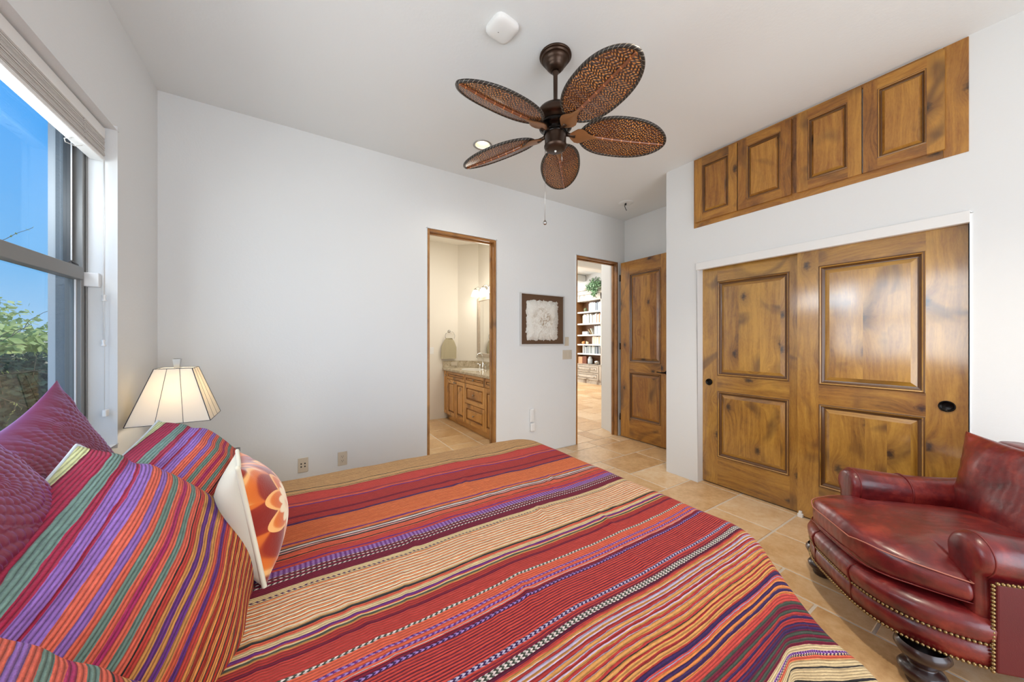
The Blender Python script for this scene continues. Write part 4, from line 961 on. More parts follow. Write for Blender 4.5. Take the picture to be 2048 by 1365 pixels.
# coverlet stripes, by distance from the near hem side (cloth y)
cs = []
def band(y0, y1, c, c2=None): cs.append((y0, y1, c, c2))
band(-0.10, 0.20, 'crm', 'crm2')
for k in range(9): band(-0.09+0.034*k, -0.085+0.034*k, 'blk')
band(0.205, 0.214, 'sal', 'crm'); band(0.214, 0.220, 'navy', 'crm'); band(0.220, 0.226, 'pur', 'lav'); band(0.226, 0.240, 'crm', 'crm2'); band(0.240, 0.249, 'mar', 'pur2'); band(0.249, 0.257, 'grn', 'blk')
band(0.257, 0.264, 'mar'); band(0.264, 0.272, 'grn', 'blk'); band(0.272, 0.278, 'mar2'); band(0.278, 0.286, 'navy', 'pur'); band(0.286, 0.290, 'mar'); band(0.290, 0.296, 'navy', 'pur'); band(0.296, 0.307, 'red')
band(0.307, 0.314, 'navy', 'pur'); band(0.314, 0.322, 'red', 'sal'); band(0.322, 0.330, 'grn', 'blk'); band(0.330, 0.343, 'mar', 'red'); band(0.343, 0.352, 'grn', 'blk'); band(0.352, 0.372, 'red2', 'sal')
band(0.372, 0.378, 'org2', 'tan2'); band(0.378, 0.387, 'navy', 'navy'); band(0.387, 0.395, 'org2', 'tan2'); band(0.395, 0.405, 'navy', 'navy'); band(0.405, 0.412, 'org2', 'tan2'); band(0.412, 0.4155, 'red2'); band(0.4155, 0.418, 'lw'); band(0.418, 0.421, 'red2'); band(0.421, 0.432, 'navy', 'pur2')
for a, b in ((0.436, 0.4435), (0.449, 0.4575), (0.4615, 0.4675), (0.4735, 0.481), (0.487, 0.496)): band(a-0.0045, a, 'red', 'red2'); band(a, b, 'tan2', 'org2'); band(b, b+0.0015, 'blk' if b < 0.47 else 'lw')
band(0.4975, 0.502, 'red'); band(0.502, 0.5065, 'tan2', 'org2'); band(0.5065, 0.509, 'lw'); band(0.509, 0.515, 'red'); band(0.515, 0.517, 'lw'); band(0.517, 0.524, 'tan2', 'org2'); band(0.524, 0.526, 'lw'); band(0.526, 0.534, 'red', 'red2'); band(0.534, 0.536, 'lw')
band(0.536, 0.542, 'tan2', 'org2'); band(0.542, 0.548, 'lw'); band(0.548, 0.554, 'red', 'sal'); band(0.554, 0.5555, 'wht'); band(0.5555, 0.563, 'tan2', 'org2'); band(0.563, 0.570, 'red2'); band(0.570, 0.578, 'mar2'); band(0.578, 0.592, 'grn', 'wht'); band(0.592, 0.597, 'mar')
band(0.597, 0.600, 'red2', 'sal'); band(0.600, 0.603, 'mar'); band(0.603, 0.609, 'red2', 'sal'); band(0.609, 0.619, 'navy', 'lw')
for k in range(12): a = 0.619+k*0.0072; band(a, a+0.0045, 'red2', (176, 44, 52)); band(a+0.0045, a+0.0072, 'mar')
band(0.7054, 0.713, 'navy', 'lav'); band(0.713, 0.722, 'mar', 'red'); band(0.722, 0.725, 'red2'); band(0.725, 0.727, 'wht', 'sal'); band(0.727, 0.733, 'sal', 'org'); band(0.733, 0.740, 'pur', 'lav'); band(0.740, 0.7505, 'sal', 'org'); band(0.7505, 0.757, 'pur', 'lav')
band(0.757, 0.782, 'sal', (190, 66, 60)); band(0.782, 0.790, 'grn', 'wht'); band(0.790, 0.833, 'red2', 'sal')
for k in range(6): band(0.794+k*0.007, 0.796+k*0.007, 'red')
band(0.833, 0.843, 'mar'); band(0.843, 0.860, 'red', 'red2'); band(0.860, 0.865, 'tan2'); band(0.865, 0.871, 'grn', 'tan'); band(0.871, 0.875, 'crm'); band(0.875, 0.879, 'sal', 'crm'); band(0.879, 0.887, 'pur', 'pink'); band(0.887, 0.901, 'crm', 'crm2'); band(0.901, 0.911, 'sal', 'crm'); band(0.911, 0.919, 'blk', 'grn'); band(0.919, 0.926, 'tan', 'crm')
for k in range(10): a = 0.926+k*0.0125; band(a, a+0.0060, (214, 196, 166)); band(a+0.0060, a+0.0108, (204, 120, 74)); band(a+0.0108, a+0.0125, (104, 92, 80))
band(1.0508, 1.054, 'crm'); band(1.054, 1.061, 'pur2', 'crm'); band(1.061, 1.076, 'crm', 'crm2'); band(1.076, 1.102, 'mar', (120, 24, 50)); band(1.102, 1.108, 'mar'); band(1.108, 1.114, 'blk', 'wht'); band(1.114, 1.124, 'mar', 'pur'); band(1.124, 1.130, 'blk', 'wht'); band(1.130, 1.137, 'mar'); band(1.137, 1.140, 'blk', 'wht'); band(1.140, 1.168, 'pur', 'lav')
band(1.168, 1.178, 'red2', 'sal'); band(1.178, 1.184, 'pur', 'tan'); band(1.184, 1.206, 'red2', 'sal'); band(1.206, 1.210, 'red'); band(1.210, 1.216, 'sal'); band(1.216, 1.221, 'blk', 'tan'); band(1.221, 1.246, 'sal', 'org'); band(1.246, 1.254, 'blk', 'mar'); band(1.254, 1.262, 'pink', 'sal'); band(1.262, 1.267, 'blk', 'mar'); band(1.267, 1.276, 'wht', 'pink'); band(1.276, 1.281, 'blk', 'mar'); band(1.281, 1.296, 'org', 'sal'); band(1.296, 1.305, 'pur', 'org')
band(1.305, 1.318, 'org')
for k in range(12): a = 1.318+k*0.0094; band(a, a+0.0066, 'org', (212, 120, 72)); band(a+0.0066, a+0.0094, (172, 74, 44))
band(1.431, 1.444, 'pur2', 'mar'); band(1.444, 1.480, 'red', (160, 60, 70)); band(1.480, 1.496, 'mar', 'pur2'); band(1.496, 1.575, 'red', 'red2'); band(1.575, 1.586, 'pur', 'sal'); band(1.586, 1.600, 'sal', 'red2'); band(1.600, 1.615, (140, 50, 60), 'sal'); band(1.615, 1.690, 'red2', 'red'); band(1.690, 1.700, 'red')
band(1.700, 1.708, 'tan', 'crm'); band(1.708, 1.713, 'blk'); band(1.713, 1.744, 'tan', 'crm'); band(1.744, 1.751, 'blk')
for k in range(34): a = 1.751+k*0.019; band(a, a+0.0155, 'tan', (192, 150, 104)); band(a+0.0155, a+0.019, (128, 92, 60))
Y0C = -0.25
def paint(bands, y0, length, base):
    n = int(length/0.0005); arr = [base]*n
    for (a, b, c, c2) in bands:
        if not (c2 in ('wht', 'lav', 'lw', 'crm') and c in ('navy', 'pur', 'pur2', 'grn', 'blk')): c2 = None
        for i in range(max(0, round((a-y0)/0.0005)), min(n, round((b-y0)/0.0005))): arr[i] = (c, c2)
    out = [(0.0,)+arr[0]]
    for i in range(1, n):
        if arr[i] != arr[i-1]: out.append((i*0.0005,)+arr[i])
    return out
st2 = paint(cs, Y0C, 2.9, ('tan', None))
M['coverlet'] = m_stripes('woven_striped_coverlet', st2, Y0C, 2.9, 0, 0.0072, 0.013)

# ------------------------------------------------------------------ BED
bed = thing('bed', 'full size bed under the striped coverlet, headboard end against the window wall', 'bed', (0, 0, 0))
XEd, YFd, YNd, ZT, RC = 1.29, 1.885, 0.54, 0.68, 0.10
MB().box(-0.74, 1.20, YNd+0.03, YFd-0.03, 0.40, 0.655).build('mattress', M['white'], bed, bevel=0.05, seg=4)
MB().box(-0.74, 1.20, YNd+0.04, YFd-0.04, 0.18, 0.395).build('box_spring', M['white'], bed, bevel=0.02)
for x in (-0.68, 1.10):
    for y in (YNd+0.12, YFd-0.12): MB().lathe([(0.025, 0.0), (0.025, 0.19)], 14, (x, y, 0)).build('leg', M['footwood'], bed)
def cov_pt(CX, CY):
    qx = np.minimum(CX, XEd-RC); qy = np.clip(CY, YNd+RC, YFd-RC)
    dx = CX-qx; dy = CY-qy; s = np.hypot(dx, dy)+1e-9; nx = dx/s; ny = dy/s
    e_ = np.maximum(s-RC, 0); th = np.arctan2(np.abs(ny), np.abs(nx)); corner = np.sin(2*th)**2; near = ny < 0
    kf = np.where(near, 0.28+0.38*corner, 0.12+0.25*corner)
    # soft hanging folds
    fold = 0.10*np.sin(CX*13+1.0)*(np.abs(ny) > 0.5)+0.10*np.sin(CY*14)*(np.abs(nx) > 0.5)+np.where(near, 0.09*np.sin(th*15+0.6)*corner, 0.12*np.sin(th*12)*corner)
    kf = np.maximum(kf+fold*np.clip((e_-0.12)/0.35, 0, 1), 0.03)
    ang = np.arctan2(1, kf); r = 0.09; arc = r*ang
    h = r*np.sin(np.minimum(e_, arc)/r); g = r*(1-np.cos(np.minimum(e_, arc)/r)); e2 = np.maximum(e_-arc, 0)
    h = h+e2*np.cos(ang); g = g+e2*np.sin(ang); rad = np.minimum(s, RC)+h
    return qx+nx*rad, qy+ny*rad, ZT-g, e_
cxs = np.arange(-0.74, 2.02, 0.0075); cys = np.arange(-0.18, 2.62, 0.0075)
A, B = np.meshgrid(cxs, cys, indexing='ij')
X_, Y_, Z_, E_ = cov_pt(A, B)
flat = np.clip(1-E_/0.05, 0, 1)
wr = np.zeros_like(Z_)
rs_ = np.random.RandomState(5)
for k in range(26):   # gentle puckers and travelling wrinkles in the quilting
    x0, y0 = rs_.uniform(-0.1, 1.3), rs_.uniform(0.6, 1.8); an = rs_.uniform(-0.5, 0.5)+(PI/2 if k % 2 else 0); l, w = rs_.uniform(0.06, 0.16), rs_.uniform(0.008, 0.016)
    a = (A-x0)*math.cos(an)+(B-y0)*math.sin(an); b = -(A-x0)*math.sin(an)+(B-y0)*math.cos(an)
    wr += rs_.uniform(0.002, 0.0055)*np.exp(-(a/l)**2-(b/w)**2)
wr += 0.0030*np.sin(A*9+np.sin(B*7)*1.3)*np.sin(B*6+1)+0.0014*np.sin(A*31+3*np.sin(B*5))*np.sin(B*17)
# the small folds that jog the stripes
for (x0, y0, h_) in ((0.78, 1.02, 0.010), (0.50, 0.72, 0.008), (0.95, 0.86, 0.008), (0.66, 1.45, 0.007), (1.02, 1.26, 0.007), (0.32, 1.1, 0.007), (0.86, 0.66, 0.006)):
    a = (A-x0); b = (B-y0)+0.35*a; wr += h_*np.exp(-(b/0.06)**2-((a-0.25*b)/0.012)**2)
Z_ = Z_+wr*flat+0.002*(1-flat)*np.sin(A*22)*np.sin(B*19)
keep = Z_ > 0.012
# cloth texture coordinate jog so the stripes wander with the wrinkles
Vt = B+0.0035*np.sin(A*7.5+0.6)+0.0022*np.sin(A*16+B*3)+0.5*wr*flat
nx_, ny_ = A.shape; idx = np.full(A.shape, -1); idx[keep] = np.arange(keep.sum())
verts = np.stack([X_[keep], Y_[keep], Z_[keep]], 1)
q = np.stack([idx[:-1, :-1], idx[1:, :-1], idx[1:, 1:], idx[:-1, 1:]], -1).reshape(-1, 4); q = q[(q >= 0).all(1)]
def np_mesh(name, verts, quads, uv, mats, parent=None, smooth=True):
    me = bpy.data.meshes.new(name); nv, nf = len(verts), len(quads)
    me.vertices.add(nv); me.vertices.foreach_set('co', np.asarray(verts, np.float32).ravel())
    me.loops.add(nf*4); me.loops.foreach_set('vertex_index', np.asarray(quads, np.int32).ravel())
    me.polygons.add(nf); me.polygons.foreach_set('loop_start', np.arange(0, nf*4, 4, dtype=np.int32)); me.polygons.foreach_set('loop_total', np.full(nf, 4, np.int32))
    me.polygons.foreach_set('use_smooth', np.full(nf, smooth))
    l = me.uv_layers.new(name='UVMap'); l.data.foreach_set('uv', np.asarray(uv, np.float32)[np.asarray(quads).ravel()].ravel())
    for m in (mats if isinstance(mats, list) else [mats]): me.materials.append(m)
    me.update(calc_edges=True); me.validate()
    o = bpy.data.objects.new(name, me); COL.objects.link(o)
    if parent is not None: o.parent = parent
    return o
cv = np_mesh('coverlet', verts, q, np.stack([A[keep], Vt[keep]], 1), M['coverlet'])
sd = cv.modifiers.new('thickness', 'SOLIDIFY'); sd.thickness = 0.006; sd.offset = -1
tag(cv, 'coarse woven coverlet with red, orange, cream and purple stripes spread over the bed', 'coverlet')

# ------------------------------------------------------------------ PILLOWS
def pillow(name, label, cat, c, U, V, W, H, Tf, Tb, mats, res=120, pin=0.07, pw_=2.6, q_=0.62, deform=None, disp=None, uvf=None, seed=0, wr_amp=0.006, piping=None, pipe_r=0.006, group=None, corner=0.0):
    """c centre, U along the length, V up the face; W, H half sizes"""
    U = Vector(U).normalized(); V = Vector(V).normalized(); N = U.cross(V).normalized()
    t = thing(name, label, cat, c, group=group)
    t.matrix_world = Matrix.Translation(c) @ Matrix((U, V, N)).transposed().to_4x4()
    g = np.linspace(-1, 1, res); g = np.sign(g)*(1-(1-np.abs(g))**1.35)   # denser near the seam
    a, b = np.meshgrid(g, g, indexing='ij')
    X = W*a*(1-pin*(1-b*b)+corner*(a*a*b*b)); Y = H*b*(1-pin*(1-a*a)+corner*(a*a*b*b))
    prof = ((1-np.abs(a)**pw_)*(1-np.abs(b)**pw_))**q_
    rs = np.random.RandomState(seed); w = np.zeros_like(X)
    for k in range(14):
        kx, ky, p = rs.uniform(3, 16), rs.uniform(3, 16), rs.uniform(0, 6); w += np.sin(X*kx*2+Y*ky*1.5*rs.choice([-1, 1])+p)/ (1+0.15*(kx+ky))
    edge = np.clip((1-np.maximum(np.abs(a), np.abs(b)))*6, 0, 1)
    # seam puckers
    puck = 0.004*np.sin(X*95+rs.uniform(0, 6))*np.exp(-((1-np.abs(b))/0.16)**2)+0.004*np.sin(Y*95)*np.exp(-((1-np.abs(a))/0.16)**2)
    zf = Tf*prof+wr_amp*w*edge+puck*edge; zb = -Tb*prof-wr_amp*w*edge*0.6
    if disp is not None: zf = zf+disp(X, Y)*edge; zb = zb-disp(X+0.1, Y)*edge
    def D(X, Y, Z):
        if deform is None: return X, Y, Z
        return deform(X, Y, Z, a, b)
    Xf, Yf, Zf = D(X, Y, zf); Xb, Yb, Zb = D(X, Y, zb)
    n = res; vf = np.stack([Xf, Yf, Zf], -1).reshape(-1, 3); vb = np.stack([Xb, Yb, Zb], -1).reshape(-1, 3)
    i = np.arange(n*n).reshape(n, n)
    qf = np.stack([i[:-1, :-1], i[1:, :-1], i[1:, 1:], i[:-1, 1:]], -1).reshape(-1, 4)
    ib = i+n*n; rim = np.zeros((n, n), bool); rim[0] = rim[-1] = True; rim[:, 0] = rim[:, -1] = True; ib = np.where(rim, i, ib)
    qb = np.stack([ib[:-1, :-1], ib[:-1, 1:], ib[1:, 1:], ib[1:, :-1]], -1).reshape(-1, 4)
    uvs = (np.stack([X, H-Y], -1) if uvf is None else uvf(X, Y)).reshape(-1, 2)
    o = np_mesh('cover', np.concatenate([vf, vb]), np.concatenate([qf, qb]), np.concatenate([uvs, uvs]), mats, t)
    if isinstance(mats, list):
        mi = np.zeros(len(qf)*2, np.int32); mi[len(qf):] = 1; o.data.polygons.foreach_set('material_index', mi)
    # drop orphan rim copies
    bm = bmesh.new(); bm.from_mesh(o.data); bmesh.ops.delete(bm, geom=[v for v in bm.verts if not v.link_faces], context='VERTS'); bm.to_mesh(o.data); bm.free()
    if piping is not None:
        k = max(1, n//60); P3 = np.stack([Xf, Yf, Zf], -1)
        pts = [tuple(p) for p in P3[0:n:k, 0]]+[tuple(p) for p in P3[-1, 0:n:k]]+[tuple(p) for p in P3[::-1][0:n:k, -1]]+[tuple(p) for p in P3[0, ::-1][0:n:k]]
        cl = [pts[0]]
        for p in pts[1:]:
            if (Vector(p)-Vector(cl[-1])).length > 0.003: cl.append(p)
        MB().tube(cl, pipe_r, 8, closed=True).build('piping', piping, t)
    return t
# sham stripes from the top seam down
sh = []; p_ = 0.0
def ss(w, c, c2=None):
    global p_
    sh.append((p_, c, c2)); p_ += w/1000
GT = (100, 124, 116); MG = (146, 36, 64); LV = (132, 94, 164); SM = (198, 92, 74)
ss(9, (176, 176, 128), (150, 160, 124)); ss(3, 'mar', MG); ss(30, MG, (180, 60, 90)); ss(20, GT, (84, 104, 92)); ss(12, MG, (170, 50, 80)); ss(20, LV, (166, 128, 186)); ss(5, MG, LV); ss(18, LV, (126, 84, 160)); ss(20, SM, (196, 84, 66)); ss(13, LV, (110, 70, 150)); ss(12, SM, (190, 76, 56))
ss(13, GT, (70, 90, 84)); ss(12, SM, 'sal'); ss(10, (156, 44, 90), 'mar'); ss(10, SM, 'sal'); ss(13, GT, (70, 90, 84)); ss(12, SM, 'red2'); ss(3, 'blk', 'mar'); ss(10, 'red2', 'sal'); ss(10, 'tan2', (218, 166, 110)); ss(11, (98, 50, 120), 'pur2'); ss(9, 'tan2', (218, 166, 110)); ss(10, (98, 50, 120), 'pur2'); ss(11, 'tan2', (218, 166, 110)); ss(11, 'sal', 'org'); ss(10, (90, 44, 112), 'pur2'); ss(12, 'red2', 'sal')
for k in range(9): ss(7, (206, 134, 70), (220, 150, 84)); ss(2, 'blk', 'mar'); ss(6, (164, 48, 34), (186, 66, 44)); ss(2, (110, 40, 30), 'mar')
ss(8, (90, 84, 66), 'grn')
for k in range(8): ss(7, 'red', 'red2'); ss(3, 'mar', 'pur2'); ss(5, 'red2', 'sal'); ss(2, 'blk', 'mar')
sb = [(q[0], (sh[i+1][0] if i+1 < len(sh) else 0.9), q[1], q[2]) for i, q in enumerate(sh)]
sb = [(a, b, c, (None if c2 in ('blk',) else c2)) for a, b, c, c2 in sb]
M['sham'] = m_stripes('woven_striped_sham', paint(sb, 0.0, 0.9, ('red', None)), 0.0, 0.9, 0, 0.0060, 0.010, bs=0.8)
M['greyback'] = simple('blue_grey_lining', (104, 110, 126), 0.75, sheen=0.3)
M['pipegrey'] = simple('pale_blue_piping', (170, 178, 186), 0.6, sheen=0.3)
tt = NT('quilted_satin'); n_ = tt.noise(tt.uv(), 9, 3)
cc = tt.mix(n_, s2l((92, 24, 50)), s2l((118, 36, 58)))
tt.pbr(cc, 0.38, sheen=0.9, spec=0.5, normal=tt.bump(tt.noise(tt.uv(), 420, 2), 0.12, 0.002)); M['satin'] = tt.m
tt.p.inputs['Sheen Tint'].default_value = s2l((150, 130, 210)); tt.p.inputs['Sheen Roughness'].default_value = 0.35
def mums(X, Y):
    """overlapping chrysanthemum quilting"""
    h = np.full(X.shape, -9.0); best = np.full(X.shape, 9.0); P = 0.26
    rs = np.random.RandomState(3); cents = []
    for i in range(-3, 4):
        for j in range(-3, 4): cents.append((i*P+(0.5*P if j % 2 else 0)+rs.uniform(-.02, .02), j*P*0.86+rs.uniform(-.02, .02)))
    out = np.zeros_like(X)
    for cx, cy in cents:
        dx, dy = X-cx, Y-cy; r = np.hypot(dx, dy); th = np.arctan2(dy, dx)
        rp = r**0.85*36; ring = np.floor(rp); f = rp-ring
        n = 14+6*np.minimum(ring, 8)
        ph = (th/(2*PI)*n+0.5*(ring % 2)); g = np.abs((ph % 1)-0.5)*2
        pet = np.sqrt(np.clip(1-(g/np.clip(0.35+0.75*np.sin(PI*np.clip(f, 0, 1))**0.5, 0.1, 2))**2, 0, 1))*np.clip(np.sin(PI*f), 0, 1)**0.5
        m = r < best; out = np.where(m, pet, out); best = np.where(m, r, best)
    return 0.0034*out
# two purple quilted squares against the window wall
pillow('quilted_pillow', 'purple quilted satin pillow in the corner under the window, behind the striped shams', 'pillow', (-0.585, 1.545, 0.795), (0.0, 1, 0.20), (-0.33, -0.20, 1), 0.335, 0.335, 0.11, 0.07, M['satin'], res=330, pin=0.10, disp=mums, seed=4, wr_amp=0.004, corner=0.06)
pillow('quilted_pillow', 'red-purple quilted satin pillow cut by the left edge of the picture', 'pillow', (-0.49, 1.00, 0.835), (0.0, 1, 0.10), (-0.42, 0.0, 1), 0.31, 0.31, 0.11, 0.05, M['satin'], res=330, pin=0.06, disp=mums, seed=6, wr_amp=0.003)
# striped shams
def flop(amt):
    def f(X, Y, Z, a, b):
        Z = Z-0.012*np.exp(-((b-0.66-0.05*np.sin(a*4))/0.075)**2)*np.sign(Z+1e-6)*(Z > 0)
        k = np.clip((b-0.62)/0.38, 0, 1)**1.5
        return X, Y, Z-amt*k*(0.6+0.4*np.cos(a*2.5))
    return f
shA = math.radians(41)
def sham(label, cy, cx, cz, seed, lean=shA, yaw=0.0, W=0.355, H=0.265, T=0.135, tilt=0.0):
    U = Vector((math.sin(yaw), math.cos(yaw), tilt)).normalized(); Nn = Vector((math.cos(yaw)*math.cos(lean), -math.sin(yaw)*math.cos(lean), math.sin(lean))); V = Nn.cross(U)
    return pillow('striped_sham', label, 'pillow', (cx, cy, cz), U, V, W, H, T, 0.07, [M['sham'], M['greyback']], res=170, pin=0.05, q_=0.55, seed=seed, wr_amp=0.0060, piping=M['pipegrey'], pipe_r=0.0045, deform=flop(0.06), corner=0.05)
sham('big striped pillow sham in the foreground, nearest the camera of the two shams', 1.065, -0.298, 0.768, 2, tilt=0.25, T=0.15)
sham('striped pillow sham behind the orange cushion, below the lamp', 1.600, -0.290, 0.800, 8, W=0.335, H=0.25, tilt=0.05)

# orange flower cushion
tt = NT('flower_face'); uv = tt.uv(); s_ = tt.sep(uv)
r = tt.math('SQRT', tt.math('ADD', tt.math('POWER', s_[0], 2.0), tt.math('POWER', s_[1], 2.0)))
th = tt.math('ARCTAN2', s_[1], s_[0])
def petals(n, ph, k):
    return tt.math('ADD', r, tt.math('MULTIPLY', tt.math('ABSOLUTE', tt.math('SINE', tt.math('ADD', tt.math('MULTIPLY', th, n/2), ph))), -k))
d1 = petals(8, 0.3, 0.034); d1b = petals(8, 0.3+PI/2, 0.044)
c_a = tt.ramp(d1, [(0.0, s2l((200, 100, 40))), (0.040, s2l((196, 96, 36))), (0.046, s2l((196, 96, 36))), (0.062, s2l((204, 108, 42))), (0.065, s2l((226, 166, 100))), (0.073, s2l((226, 170, 106)))])
c_b = tt.ramp(d1b, [(0.075, s2l((128, 36, 26))), (0.104, s2l((140, 42, 26))), (0.110, s2l((198, 98, 38))), (0.128, s2l((206, 110, 42))), (0.132, s2l((226, 168, 104))), (0.142, s2l((226, 170, 106))), (0.146, s2l((132, 40, 26))), (0.185, s2l((150, 52, 28))), (0.195, s2l((204, 108, 42)))])
c_out = tt.mix(tt.math('LESS_THAN', d1, 0.075), c_b, c_a)
d2 = petals(13, 0.0, 0.016)
inn = tt.ramp(d2, [(0.050, (1, 1, 1, 1)), (0.053, (0, 0, 0, 1))])
c_in = tt.ramp(tt.noise(uv, 34, 4, 0.7, 1.0), [(0.42, s2l((232, 214, 178))), (0.52, s2l((228, 178, 110))), (0.62, s2l((196, 104, 40)))])
core = tt.ramp(r, [(0.018, (1, 1, 1, 1)), (0.042, (0, 0, 0, 1))])
c_in2 = tt.mix(tt.math('MULTIPLY', core, 0.8), s2l((228, 212, 178)), c_in)
cc = tt.mix(inn, c_out, c_in2)
nf_ = tt.noise(uv, 300, 2)
tt.pbr(cc, 0.95, normal=tt.bump(tt.math('ADD', tt.math('MULTIPLY', nf_, 0.5), tt.math('MULTIPLY', d1, 6.0)), 0.35, 0.004), sheen=0.5, spec=0.1); M['flower'] = tt.m
M['cream'] = simple('cream_cotton', (206, 200, 180), 0.85, sheen=0.2)
pillow('flower_cushion', 'small square orange cushion with a cream flower, leaning on the striped shams', 'cushion', (-0.122, 1.315, 0.812), (-0.13, 1, -0.12), (-0.20, 0.12, 1), 0.185, 0.156, 0.095, 0.080, [M['flower'], M['cream']], res=110, pin=0.08, q_=0.6, seed=12, wr_amp=0.003, piping=M['cream'], pipe_r=0.006, uvf=lambda X, Y: np.stack([X+0.055, Y+0.005], -1), corner=0.05)
sham('striped pillow sham at the bottom left corner, mostly cut off by the picture', 0.385, -0.240, 0.866, 21, W=0.295, H=0.24, T=0.118, tilt=0.04)

# ------------------------------------------------------------------ NIGHTSTAND AND LAMP
ns = thing('nightstand', 'small dark wood nightstand hidden behind the pillows', 'nightstand', (-0.56, 2.50, 0))
MB().box(-0.22, 0.24, -0.22, 0.45, 0.58, 0.61).build('top', M['footwood'], ns, bevel=0.005)
MB().box(-0.20, 0.22, -0.20, 0.43, 0.30, 0.58).build('body', M['footwood'], ns)
for x in (-0.19, 0.21):
    for y in (-0.19, 0.42): MB().box(x-0.02, x+0.02, y-0.02, y+0.02, 0, 0.30).build('leg', M['footwood'], ns)
lp = thing('table_lamp', 'table lamp with a white square pyramid shade in the corner by the window', 'lamp', (-0.592, 2.755, 0.61))
MB().lathe([(0.07, 0), (0.075, 0.01), (0.05, 0.03), (0.03, 0.10), (0.04, 0.16), (0.015, 0.22), (0.012, 0.30)], 28).build('base', M['brass'], lp)
MB().lathe([(0.014, 0.28), (0.014, 0.34)], 16).build('socket', M['brass'], lp)
tt = NT('lampshade'); d = tt.n('ShaderNodeBsdfDiffuse'); d.inputs[0].default_value = s2l((246, 244, 240)); tl = tt.n('ShaderNodeBsdfTranslucent'); tl.inputs[0].default_value = s2l((250, 236, 208))
mx = tt.n('ShaderNodeMixShader'); mx.inputs[0].default_value = 0.45; tt.l(d.outputs[0], mx.inputs[1]); tt.l(tl.outputs[0], mx.inputs[2]); tt.l(mx.outputs[0], tt.out.inputs[0]); M['shade'] = tt.m
hb, ht, zb_, zt_ = (0.173, 0.155), (0.080, 0.078), 0.262, 0.562
mb = MB(); cb = [(-1, -1), (1, -1), (1, 1), (-1, 1)]; rim = MB()
def sp_(c, q, ins=0.0): return ((hb[0]*(1-q)+ht[0]*q-ins)*c[0], (hb[1]*(1-q)+ht[1]*q-ins)*c[1], zb_+(zt_-zb_)*q)
for k in range(4):
    a, b = cb[k], cb[(k+1) % 4]
    for ins in (0.0, 0.003): mb.quad(sp_(a, 0, ins), sp_(b, 0, ins), sp_(b, 1, ins), sp_(a, 1, ins))
    for q_ in (0, 1): rim.tube([sp_(a, q_), sp_(b, q_)], 0.0016, 6)
    rim.tube([sp_(a, 0), sp_(a, 1)], 0.0022, 6)
    for f in (1/3, 2/3):
        p0 = Vector(sp_(a, 0)).lerp(Vector(sp_(b, 0)), f); p1 = Vector(sp_(a, 1)).lerp(Vector(sp_(b, 1)), f); rim.tube([p0, p1], 0.0012, 6)
shd = mb.build('lamp_shade', M['shade'], lp); rim.build('seam', simple('shade_seam', (70, 74, 78), 0.6), lp)
mb = MB(); mb.box(-0.08, 0.08, -0.0015, 0.0015, zt_-0.004, zt_-0.001); mb.box(-0.0015, 0.0015, -0.078, 0.078, zt_-0.004, zt_-0.001); mb.build('spider', M['nickel'], lp)
mb = MB(); V = [(x*w, y*w, zt_+z) for z, w in ((-0.004, 0.011), (0.052, 0.017), (0.056, 0.010)) for x, y in cb]
mb.add(V, [(0, 1, 5, 4), (1, 2, 6, 5), (2, 3, 7, 6), (3, 0, 4, 7), (4, 5, 9, 8), (5, 6, 10, 9), (6, 7, 11, 10), (7, 4, 8, 11), (8, 9, 10, 11), (3, 2, 1, 0)]); mb.build('finial', M['nickel'], lp)
light('lamp_bulb', 'POINT', (0, 0, 0.42), 1.1, (1.0, 0.88, 0.72), shadow_soft_size=0.03).parent = lp
MB().ball((0, 0, 0.37), 0.022, 14, 10).build('bulb', NT('bulb').pbr((1, 1, 1, 1), emis=(1, 0.86, 0.62, 1), emis_s=7.0), lp)

# ------------------------------------------------------------------ LEATHER ARMCHAIR
tt = NT('red_leather'); v = tt.obj()
n1 = tt.noise(v, 4.5, 4, 0.6, 0.4); n2 = tt.noise(v, 17, 4, 0.65); n3 = tt.noise(v, 1.8, 2)
geo = tt.n('ShaderNodeNewGeometry')
cc = tt.ramp(tt.math('ADD', tt.math('MULTIPLY', n1, 0.55), tt.math('MULTIPLY', n2, 0.45)), [(0.34, s2l((66, 10, 16))), (0.50, s2l((106, 20, 22))), (0.66, s2l((148, 50, 38)))])
cr = tt.vor(v, 210, 'DISTANCE_TO_EDGE', dim='3D').outputs['Distance']
ws_ = tt.n('ShaderNodeTexWave'); ws_.inputs['Scale'].default_value = 9.0; ws_.inputs['Distortion'].default_value = 9.0; ws_.inputs['Detail'].default_value = 3.0; ws_.inputs['Detail Scale'].default_value = 0.9; tt.l(v, ws_.inputs['Vector'])
b1 = tt.bump(cr, 0.12, 0.002); b2 = tt.bump(tt.math('ADD', tt.math('MULTIPLY', n1, 1.0), tt.math('MULTIPLY', ws_.outputs['Fac'], 0.13)), 0.34, 0.012, b1)
rg_ = tt.math('ADD', 0.24, tt.math('MULTIPLY', n2, 0.26))
tt.pbr(cc, rg_, normal=b2, coat=0.35, coat_rough=0.22, spec=0.55); M['leather'] = tt.m
tt = NT('red_leather_side'); v = tt.obj(); n1 = tt.noise(v, 5, 3)
tt.pbr(tt.mix(n1, s2l((78, 8, 14)), s2l((98, 16, 20))), 0.45, normal=tt.bump(tt.noise(v, 260, 3), 0.1, 0.002), spec=0.4); M['leather2'] = tt.m
M['welt'] = simple('leather_welt', (112, 32, 30), 0.4)
M['stitch'] = simple('pale_stitching', (176, 110, 92), 0.7)
ch = thing('armchair', 'red leather club armchair with brass nailheads and turned bun feet in front of the closet', 'armchair', (2.239, 0.542, 0), math.radians(222.2))
